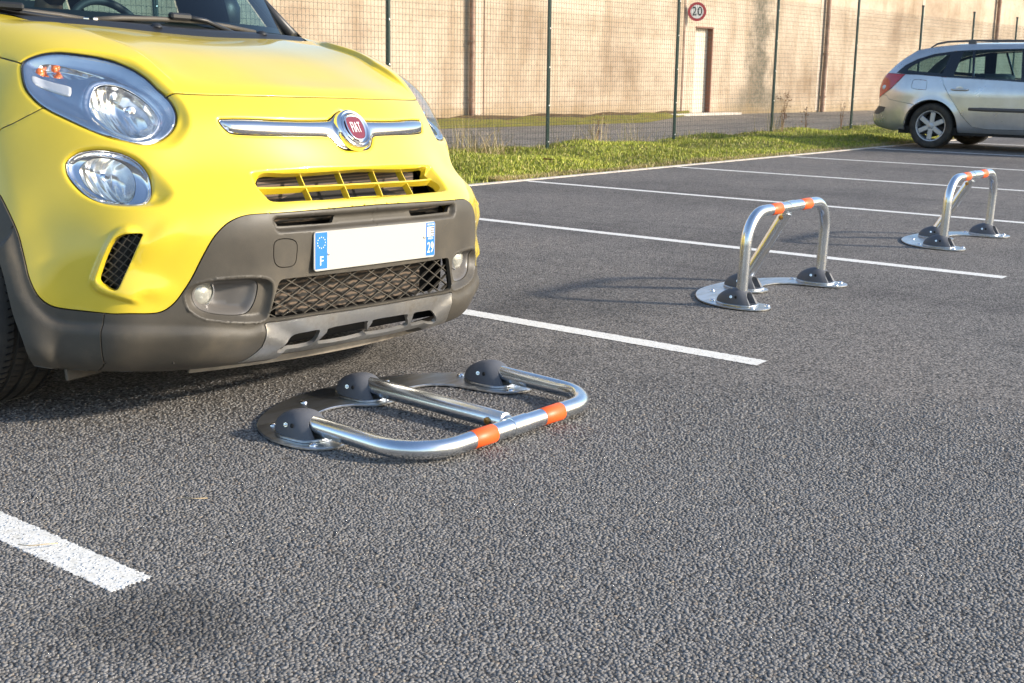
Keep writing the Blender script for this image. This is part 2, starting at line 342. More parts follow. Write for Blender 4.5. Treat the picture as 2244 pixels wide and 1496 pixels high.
# ------------------------------------------------------------------ verge and building wall
W0 = Vector((17.12, 14.39, 0)); W1 = Vector((30.1, 13.0, 0)); WD = (W1-W0).normalized(); WN = Vector((WD.y, -WD.x, 0))   # WN points to the camera
def wp(x, z, off=0.0):
    t = (x-W0.x)/WD.x; p = W0+WD*t+WN*off; return Vector((p.x, p.y, z))
WM = Matrix(((WD.x, -WN.x, 0), (WD.y, -WN.y, 0), (0, 0, 1)))   # local x along wall, y into wall
vg = []; vf = []; xs = np.linspace(-12, 24.3, 150)
for i, x in enumerate(xs):
    tp = 1 if x < 20 else max(0.05, 1-(x-20)/4.5)
    for j, t in enumerate((0, .25, .55, .8, 1.0)):
        p = wp(x, 0, 2.35*tp*(1-t)); vg.append((p.x, p.y, -.016+(0 if j in (0,) else .05*math.sin(x*3.1+j)+.06)*(1 if j else 0)))
for i in range(len(xs)-1):
    for j in range(4): vf.append((i*5+j, (i+1)*5+j, (i+1)*5+j+1, i*5+j+1))
fm = [1 if j < 2 else 0 for i in range(len(xs)-1) for j in range(4)]
tag(mob('verge', vg, vf, ['verge_soil', 'moss'], None, True, fm), kind='structure')
def vz(x, y): return np.full_like(x, .04)
def vline(n, off0, off1, x0, x1):
    o = off0+(off1-off0)*nrs.rand(n); x = x0+(x1-x0)*nrs.rand(n); return x, o
bld = empty('long_building', wp(24, 0)); tag(bld, 'long windowless beige rendered building behind the fence and the lane', 'building')
def wobj(mb, name, m, parent=bld, **k):
    o = mb.build(name, m, parent, **k); o.matrix_parent_inverse = Matrix.Translation(-Vector(parent.location)) if parent is bld else Matrix(); return o
DX0, DX1, DH = 24.52, 25.20, 2.0
def wall_box(mb, x0, x1, z0, z1, y0, y1, bev=0):
    a = wp(x0, 0); b = wp(x1, 0); c = (a+b)/2; c.z = (z0+z1)/2; c -= WN*((y0+y1)/2); mb.box(c, ((b-a).length, y1-y0, z1-z0), WM, bev); return mb
wl = MB(); wall_box(wl, -14, DX0, -.1, 4.3, 0, .5); wall_box(wl, DX1, 95, -.1, 4.3, 0, .5); wall_box(wl, DX0, DX1, DH, 4.3, 0, .5); wobj(wl, 'wall', 'wall_render')
fr = MB(); wall_box(fr, DX1-.045, DX1-.003, .0, DH-.04, -.015, .20); wall_box(fr, DX0+.003, DX1-.003, DH-.04, DH-.003, -.015, .20); wobj(fr, 'door_frame', 'door_frame')
wobj(wall_box(MB(), DX0+.004, DX1-.047, 0, DH-.043, .12, .17), 'door', 'door_paint')
wobj(wall_box(MB(), 23.3, 26.0, -.05, .03, -.35, -.003), 'door_step', 'kerb_concrete')
for (x, z0, kink, r) in ((17.43, 0, 0, .055), (30.0, 0, 1, .06), (39.85, 0, 0, .06)):
    pts = [wp(x-.02, -.02, .09), wp(x-.02, 1.0, .09), wp(x+.0, 1.12, .09), wp(x, 4.25, .09)] if kink else [wp(x, -.02, .09), wp(x, 4.25, .09)]
    t = MB().tube(pts, r, 12); o = wobj(t, 'downpipe', 'rusty_pipe', smooth=True, sharp=40)
    for z in (.35, 1.45, 3.2): t2 = MB().lathe([(r+.001, 0), (r+.012, .003), (r+.012, .05), (r+.001, .053)], 12, None, wp(x, z, .09)); c = t2.build('pipe_clamp', 'rusty_pipe', o)
for x, w in ((17.82, .02), (24.08, .03)): wobj(wall_box(MB(), x, x+w, 0, 4.25, -.012, .0-.002), 'wall_joint', 'rusty_pipe')
for x, w in ((17.60, .16), (24.12, .1), (29.76, .12), (30.13, .14), (35.1, .15), (40.0, .14)): wobj(wall_box(MB(), x, x+w, .02, 4.25, -.010, -.002), 'mortar_strip', 'pale_patch')

# ------------------------------------------------------------------ speed sign on a wall bracket
SG = wp(24.28, 2.31, .20); sg = empty('speed_limit_sign', (SG.x, SG.y, SG.z)); tag(sg, 'round white speed sign with red rim reading 20, above the door', 'sign')
Ms = (Matrix.Rotation(math.atan2(-1.28-SG.x, -1.96-SG.y)*-1, 3, 'Z'))
fa = math.atan2(-1.9-SG.y, -1.3-SG.x)+R(10); nrm = Vector((math.cos(fa), math.sin(fa), 0)); sid = Vector((0, 0, 1)).cross(nrm)
Mf = Matrix(((sid.x, 0, nrm.x), (sid.y, 0, nrm.y), (0, 1, 0)))   # local xy = face, z = outwards
MB().lathe([(0.0001, 0), (.205, 0), (.213, .004), (.213, .012), (.0001, .012)], 40, Mf, (0, 0, -.0)).build('sign_back', 'sign_steel', sg)
MB().lathe([(.150, .0135), (.210, .0135)], 40, Mf).build('red_rim', 'sign_red', sg)
MB().lathe([(.0001, .0130), (.151, .0130)], 40, Mf).build('white_face', 'sign_white', sg)
tm = text_mesh('20', .225); tm.materials.clear(); tm.materials.append(MATS['sign_black']); tm.transform(Matrix.Diagonal((1.0, 1.25, 1, 1))); o = link('numerals', tm, sg)
o.matrix_local = Matrix.Translation(nrm*.0142) @ Mf.to_4x4()
br = MB().box(WN*-.105+Vector((0, 0, 0)), (.03, .19, .04), WM); br.build('bracket', 'sign_steel', sg)

# ------------------------------------------------------------------ wire fence
FY = 7.37; PX = [-.3, 2.55, 5.35, 8.15, 10.87, 13.74, 16.58, 19.48, 22.29, 25.03, 27.7, 30.4, 33.2, 36.0]
fence = empty('wire_fence', (8.15, FY, 0)); tag(fence, 'tall green wire mesh fence on slim metal posts behind the grass', 'fence')
def fpar(o): o.matrix_parent_inverse = Matrix.Translation((-8.15, -FY, 0)); return o
pm = MB().box((0, 0, 1.1), (.05, .03, 2.24), None, .006); post_me = None; clip_me = None
for i, x in enumerate(PX):
    if post_me is None: post_me = mesh_data('post', pm.v, pm.f, 'fence_green', False); cap = mesh_data('post_cap', *(lambda b: (b.v, b.f))(MB().box((0, 0, 2.228), (.058, .038, .03), None, .005)), 'sign_black', False)
    p = link('post', post_me, fence); p.location = (x-8.15, 0, 0); p.rotation_euler = (0, R((nrs.rand()-.5)*.9), 0)
    c = link('post_cap', cap, p)
    pass
    for z in (.12, .55, 1.0, 1.45, 1.9):
        if clip_me is None: b_ = MB().lathe([(.0001, .008), (.007, .006), (.009, 0)], 8, rot("X", R(90))); clip_me = mesh_data("mesh_clip", b_.v, b_.f, "bolt_steel", False)
        c = link("mesh_clip", clip_me, p); c.location = (0, -.016, z)

def wires(x0, x1):
    v = []; f = []; r = .0020; k = 0; tri = [(math.cos(a), math.sin(a)) for a in (R(90), R(210), R(330))]
    n = int(round((x1-x0)/.0508)); st = (x1-x0)/n; zs = np.arange(.045, 2.05, .061)
    bulge = nrs.rand()*.02
    for i in range(n+1):
        x = x0+i*st+(nrs.rand()-.5)*.004
        for z in (.03, .5, 1.0, 1.5, 2.06):
            xx = x+(nrs.rand()-.5)*.006
            for a, b in tri: v.append((xx+a*r, -.02+b*r+bulge*math.sin(math.pi*i/n), z))
        for s in range(4):
            for e in range(3): f.append((k+s*3+e, k+s*3+(e+1) % 3, k+s*3+3+(e+1) % 3, k+s*3+3+e))
        k += 15
    for z in zs:
        m = 2*n+1
        for i in range(m):
            x = x0+i*st/2; zz = z+(.0045 if i % 2 else -.0045)
            for a, b in tri: v.append((x, -.02+b*r+bulge*math.sin(math.pi*i/m), zz+a*r))
        for i in range(m-1):
            for e in range(3): f.append((k+i*3+e, k+i*3+(e+1) % 3, k+i*3+3+(e+1) % 3, k+i*3+3+e))
        k += 3*m
    return v, f
for a, b in zip(PX[:-1], PX[1:]):
    v, f = wires(a-8.15, b-8.15); o = mob('wire_mesh', v, f, 'wire_green', fence, True); o['kind'] = 'stuff'
# ------------------------------------------------------------------ real chippings of the asphalt in the foreground
CAMX, CAMY = -1.2876, -1.9651
def chippings():
    pitch = .0077; r0 = np.random.RandomState(11)
    yaw = .680367; xs = np.arange(-1.2, 3.4, pitch); ys = np.arange(-2.6, 2.4, pitch*.866)
    X, Y = np.meshgrid(xs, ys); X = X+(np.arange(len(ys)) % 2)[:, None]*pitch/2; X = X.ravel()+r0.randn(X.size)*pitch*.26; Y = Y.ravel()+r0.randn(Y.size)*pitch*.26
    d = np.hypot(X-CAMX, Y-CAMY); an = np.abs(np.arctan2(Y-CAMY, X-CAMX)-yaw)
    pr = np.clip((4.05-d)/1.1, 0, 1)*np.clip((d-1.45)/.2, 0, 1)*np.clip((R(30)-an)/R(4), 0, 1)
    k = r0.rand(len(X)) < pr*.97; X, Y = X[k], Y[k]; n = len(X)
    rad = .0033+.0026*r0.rand(n)**1.5; el = 1+.5*r0.rand(n); th = r0.rand(n)*6.283; h = .0007+.0012*r0.rand(n); m_ = 5
    v = np.empty((n, 10, 3)); tx, ty = (r0.rand(2, n)-.5)*.26
    for j in range(m_):
        a = 2*math.pi*j/m_+r0.randn(n)*.22; rr_ = rad*(.85+.3*r0.rand(n))
        lx, ly = rr_*np.cos(a)*np.sqrt(el), rr_*np.sin(a)/np.sqrt(el); c, s = np.cos(th), np.sin(th); px, py = c*lx-s*ly, s*lx+c*ly
        v[:, j, 0] = X+px; v[:, j, 1] = Y+py; v[:, j, 2] = -.0012
        t = .76+.18*r0.rand(n); v[:, 5+j, 0] = X+px*t; v[:, 5+j, 1] = Y+py*t; v[:, 5+j, 2] = np.minimum(h+tx*px*t+ty*py*t+r0.randn(n)*.00012, .0038)
    idx = np.arange(n)*10; quads = np.stack([np.stack([idx+j, idx+(j+1) % 5, idx+5+(j+1) % 5, idx+5+j], 1) for j in range(5)], 1).reshape(-1, 4); pent = np.stack([idx+5+j for j in range(5)], 1)
    me = bpy.data.meshes.new('chippings'); me.vertices.add(n*10); me.vertices.foreach_set('co', v.ravel())
    lv = np.concatenate([quads.ravel(), pent.ravel()]).astype(np.int32); me.loops.add(len(lv)); me.loops.foreach_set('vertex_index', lv)
    tot = np.concatenate([np.full(len(quads), 4), np.full(n, 5)]).astype(np.int32); st = np.concatenate([[0], np.cumsum(tot)[:-1]]).astype(np.int32)
    me.polygons.add(len(tot)); me.polygons.foreach_set('loop_start', st); me.polygons.foreach_set('loop_total', tot); me.update(calc_edges=True)
    g = .132+.118*r0.rand(n)**1.2; C = np.stack([g*1.04, g, g*.955], 1); br = r0.rand(n); C[br > .985] = (.30, .27, .22); C[(br > .955) & (br < .985)] *= (1.12, .98, .84); C[br < .06] *= .62
    ln = (np.abs(X/2.5-np.round(X/2.5)) < (.0445+r0.randn(n)*.0009)/2.5) & (Y > r0.randn(n)*.002) & (X > -.3)   # painted where a bay line crosses
    wv = .68+.10*r0.rand(n); wv = np.where(r0.rand(n) < .03, .28, wv); C[ln] = (np.stack([wv, wv*.985, wv*.945], 1))[ln]
    for (ox, oy, rad_, k_) in DARK_PATCHES: f_ = k_+(1-k_)*sm_np((np.hypot(X-ox, Y-oy)*(1+.25*np.sin(9*X+4*Y))-rad_*.25)/(rad_*.85)); C *= np.where(ln, 1, f_)[:, None]  # same dark patches and painted shade carried onto the stones
    at = me.color_attributes.new('tint', 'FLOAT_COLOR', 'POINT'); at.data.foreach_set('color', np.concatenate([np.repeat(C, 10, 0), np.ones((n*10, 1))], 1).ravel())
    me.materials.append(MATS['chip']); o = link('chippings', me); tag(o, 'grey stone chippings of the asphalt surface in the foreground', 'asphalt', kind='stuff'); return n
def sm_np(x): x = np.clip(x, 0, 1); return x*x*(3-2*x)
m = mat('chip', (.2, .2, .2), .62, spec=.35); at = nd(m, 'ShaderNodeAttribute', attribute_name='tint'); set_col(m, at.outputs[0])
chippings()
# ------------------------------------------------------------------ folding parking barriers
m = mat('zinc', (.70, .72, .74), .2, 1.0); p = coords(m)
nz = noise(m, p, 7, 4, .6); set_col(m, ramp(m, nz.outputs[0], [(.3, (.70, .75, .79)), (.55, (.80, .84, .88)), (.75, (.82, .80, .72))])); bsdf(m).inputs['Roughness'].default_value = .235
m = mat('zinc_plate', (.62, .64, .66), .28, 1.0); p = coords(m)
n1 = noise(m, p, 4, 5, .6); n2 = noise(m, coords(m, (1, 5, 1)), 7, 2, .5); set_col(m, mix(m, 1.0, ramp(m, n1.outputs[0], [(.3, (.56, .58, .60)), (.65, (.70, .74, .79))]), ramp(m, n2.outputs[0], [(.3, (.8, .78, .72)), (.6, (1, 1, 1))]), 'MULTIPLY')); bsdf(m).inputs['Roughness'].default_value = .34
m = mat('rubber', (.10, .105, .120), .6); set_nrm(m, bump(m, noise(m, coords(m), 180, 3).outputs[0], .12, .002))
mat('orange_band', (.86, .12, .02), .45); mat('brass', (.55, .33, .12), .3, 1.0); mat('hole_dark', (.01, .01, .01), .7); mat('bright_steel', (.82, .83, .85), .16, 1.0)
half = [(0, .835), (.16, .822), (.30, .765), (.42, .672), (.482, .56), (.494, .46), (.478, .385), (.445, .350), (.405, .340), (.355, .358), (.318, .41), (.308, .48), (.298, .555), (.255, .618), (.20, .640), (.14, .645), (.088, .622), (.062, .588), (.036, .566)]
outl = half+[(0, .562)]+[(-x, y) for x, y in half[:0:-1]]
PLATE = catmull([(x*.962, .45+(y-.45)*.96) for x, y in outl], 3)
def shroud_mesh():
    """almond-shaped rubber dome: pointed tail, slot for the tube at the front, front edge raked"""
    v = []; f = []; n = 16; ts = (0, .03, .08, .16, .28, .42, .56, .70, .83, .93, 1.0)
    for t in ts:
        w = .0695*(1-(1-min(t/.72, 1))**2)**.62+.0004; w *= 1-.34*max(0, (t-.72)/.28)**2
        h = .074*(1-(1-min(t/.80, 1))**2)**.58+.0004; h *= 1-.20*max(0, (t-.80)/.20)**2
        for k in range(n+1):
            a = math.pi*k/n; c, s_ = math.cos(a), math.sin(a); z = h*abs(s_)**.9
            v.append((w*math.copysign(abs(c)**.8, c), .165*(1-t)-.042*t*t*(1-z/.074), z))
    m1 = n+1
    for i in range(len(ts)-1):
        for k in range(n): f.append((i*m1+k, i*m1+k+1, (i+1)*m1+k+1, (i+1)*m1+k))
    b = len(v); i0 = (len(ts)-1)*m1
    for q in v[i0:i0+m1]: v.append((math.copysign(min(abs(q[0]), .031)*.97, q[0]), q[1]+.002, q[2]*.93))
    for q in v[i0:i0+m1]: v.append((math.copysign(min(abs(q[0]), .030)*.95, q[0]), q[1]+.08, q[2]*.85))
    for k in range(n): f += [(i0+k, i0+k+1, b+k+1, b+k), (b+k, b+k+1, b+m1+k+1, b+m1+k)]
    f.append(tuple(b+m1+k for k in range(m1)))
    return mesh_data('shroud', v, f, 'rubber', True, None, 50)
SHR = shroud_mesh()
fl = catmull([(-.062, -.035), (0, -.058), (.062, -.035), (.074, .03), (.066, .10), (0, .17), (-.066, .10), (-.074, .03)], 5)
_b = MB().prism(fl, .0, .007, None, (0, 0, 0), .002); FLANGE = mesh_data('flange', _b.v, _b.f, 'zinc_plate', False)
_b = MB().lathe([(.0115, 0), (.0115, .003), (.008, .0062), (.0001, .0075)], 12); BOLT = mesh_data('bolt', _b.v, _b.f, 'bright_steel', True, None, 50)
_b = MB().lathe([(.0075, 0), (.0075, .002), (.0, .002)], 6).lathe([(.004, .002), (.004, .007), (.0001, .0075)], 8); NUT = mesh_data('hinge_bolt', _b.v, _b.f, 'bright_steel', False)
_b = MB().lathe([(.0075, 0), (.0065, .0025), (.0001, .0010)], 10); HOLE = mesh_data('plug', _b.v, _b.f, 'hole_dark', True)
def hoop_path(L, rad, hw, erect, py, pz, n=9):
    pts = []
    loc = [(-hw, 0.0), (-hw, (L-rad)*.5), (-hw, L-rad)]
    for k in range(1, n): a = math.pi/2*k/n; loc.append((-hw+rad*(1-math.cos(a)), L-rad+rad*math.sin(a)))
    loc += [(-hw+rad, L), (-hw*.4, L), (0, L)]
    loc += [(-x, d) for x, d in loc[-2::-1]]
    # a little outward splay near the foot, as on the real hoop
    return [Vector((x, py-d, pz-.012*d/L) if not erect else (x, py-.012*d/L, pz+d)) for x, d in loc]
def barrier(loc, erect, label, rz=0.0):
    b = empty('parking_barrier', loc, rz); tag(b, label, 'parking barrier', 'folding parking barriers, one per bay')
    pl = MB().prism(PLATE, .0045, .0105, None, (0, 0, 0), .0015).build('base_plate', 'zinc_plate', b)
    for x, y in ((-.44, .395), (.44, .395), (-.385, .615), (.385, .615), (-.17, .735), (.17, .735), (-.345, .375), (.345, .375), (.02, .588)):
        o = link('bolt', BOLT, pl); o.location = (x, y, .0105)
    py, pz, L = .475, .046, (.352 if erect else .405)
    for x, y in ((-.388, .452), (.388, .452), (0, .628)):
        s = link('shroud', SHR, b); s.location = (x, y, .0175); s.scale = (.84, .84, .86)
        g = link('flange', FLANGE, s); g.location = (0, 0, -.0068)
        for sd in (-1, 1):
            q = link('hinge_bolt', NUT, s); q.matrix_local = Matrix.Translation((sd*.0665, .052, .036)) @ Matrix.Rotation(R(78*sd), 4, 'Y') @ Matrix.Rotation(R(22), 4, 'X')
            q = link('plug', HOLE, s); q.matrix_local = Matrix.Translation((sd*.0640, .026, .037)) @ Matrix.Rotation(R(78*sd), 4, 'Y')
    path = hoop_path(L, .135 if erect else .145, .388, erect, py, pz)
    MB().tube(path, .0245, 20).build('hoop', 'zinc', b, True, 50)
    ctr = path[len(path)//2]
    for sx in (-1, 1):
        MB().tube([ctr+Vector((sx*.147+q, 0, 0)) for q in (-.043, -.0425, .0425, .043)], [.0247, .0252, .0252, .0247], 20, False).build('orange_band', 'orange_band', b, True)
    MB().tube([ctr+Vector((q, 0, 0)) for q in (-.034, -.0335, .0335, .034)], [.0246, .0268, .0268, .0246], 20, False).build('collar', 'zinc', b, True, 40)
    A = Vector((0, .665, .048)); dv = (ctr-A).normalized(); Lb = (ctr-A).length
    ir = MB().tube([A+dv*(Lb*.35), A+dv*(Lb-.02)], .0205, 18); ir.build('inner_strut', 'zinc', b, True, 50)
    MB().tube([A, A+dv*(Lb*.62), A+dv*(Lb*.93), A+dv*(Lb*.935)], [.0265, .0265, .0265, .021], 18).build('strut', 'zinc', b, True, 40)
    sidev = Vector((-1, 0, 0)); Lc = A+dv*(Lb*.86)
    MB().lathe([(.0105, 0), (.0105, .008), (.004, .009), (.0038, .006), (.0001, .006)], 14, sidev.to_track_quat('Z', 'Y').to_matrix(), Lc+sidev*.0225).build('lock_cylinder', 'brass', b, True, 40)
    lug = MB().box(A+dv*(Lb-.035), (.022, .06, .03), dv.to_track_quat('Y', 'Z').to_matrix(), .004); lug.build('lug', 'zinc', b)
    return b
barrier((1.255, 0, 0), False, 'galvanised parking barrier folded flat on the asphalt in front of the yellow car')
barrier((3.785, .105, 0), True, 'raised galvanised parking barrier in the bay next to the yellow car', R(1))
barrier((6.215, .150, 0), True, 'raised galvanised parking barrier farthest from the yellow car', R(.5))
# front body control net (x, y, z) in metres, centre line to wheel arch, bonnet to sill
ROWS=[
[(0,1.42,1.061),(.21,1.435,1.066),(.40,1.47,1.073),(.55,1.505,1.075),(.68,1.50,1.062),(.78,1.50,.975),(.845,1.5,.86),(.872,1.5,.715),(.893,1.5,.665)],
[(0,1.12,.998),(.22,1.13,1.0),(.40,1.17,1.006),(.53,1.215,1.02),(.66,1.27,1.012),(.765,1.32,.935),(.84,1.37,.80),(.87,1.385,.69),(.891,1.40,.645)],
[(0,.93,.925),(.22,.94,.927),(.40,.99,.932),(.53,1.035,.947),(.66,1.10,.938),(.765,1.19,.875),(.84,1.27,.76),(.869,1.285,.635),(.889,1.315,.592)],
[(0,.845,.885),(.22,.86,.885),(.40,.905,.884),(.51,.947,.886),(.64,1.012,.878),(.755,1.11,.805),(.835,1.20,.70),(.868,1.215,.585),(.888,1.255,.545)],
[(0,.772,.80),(.22,.79,.805),(.40,.843,.81),(.53,.895,.80),(.65,.955,.785),(.755,1.05,.722),(.83,1.14,.63),(.867,1.165,.527),(.887,1.205,.49)],
[(0,.712,.68),(.22,.73,.68),(.40,.785,.68),(.54,.845,.675),(.66,.895,.662),(.755,.99,.62),(.825,1.09,.55),(.866,1.13,.465),(.886,1.168,.435)],
[(0,.660,.575),(.22,.664,.575),(.42,.69,.573),(.56,.745,.57),(.67,.815,.555),(.755,.905,.52),(.82,1.04,.47),(.866,1.10,.402),(.885,1.146,.385)],
[(0,.658,.46),(.22,.660,.46),(.41,.684,.46),(.56,.735,.455),(.67,.81,.44),(.755,.89,.42),(.82,1.025,.39),(.865,1.085,.345),(.884,1.13,.333)],
[(0,.668,.35),(.22,.672,.35),(.40,.69,.35),(.56,.74,.345),(.67,.81,.34),(.755,.885,.33),(.82,1.02,.31),(.863,1.075,.29),(.881,1.115,.285)],
[(0,.672,.27),(.22,.678,.27),(.40,.698,.27),(.56,.745,.265),(.67,.815,.26),(.755,.885,.255),(.82,1.02,.245),(.86,1.06,.238),(.877,1.095,.24)],
[(0,.72,.175),(.22,.725,.175),(.40,.748,.178),(.56,.79,.18),(.67,.865,.185),(.755,.92,.19),(.815,1.03,.19),(.848,1.05,.195),(.868,1.085,.2)],
[(0,.80,.150),(.22,.805,.15),(.40,.825,.152),(.56,.86,.155),(.67,.90,.16),(.75,.96,.165),(.80,1.05,.165),(.83,1.06,.168),(.85,1.09,.172)],
]
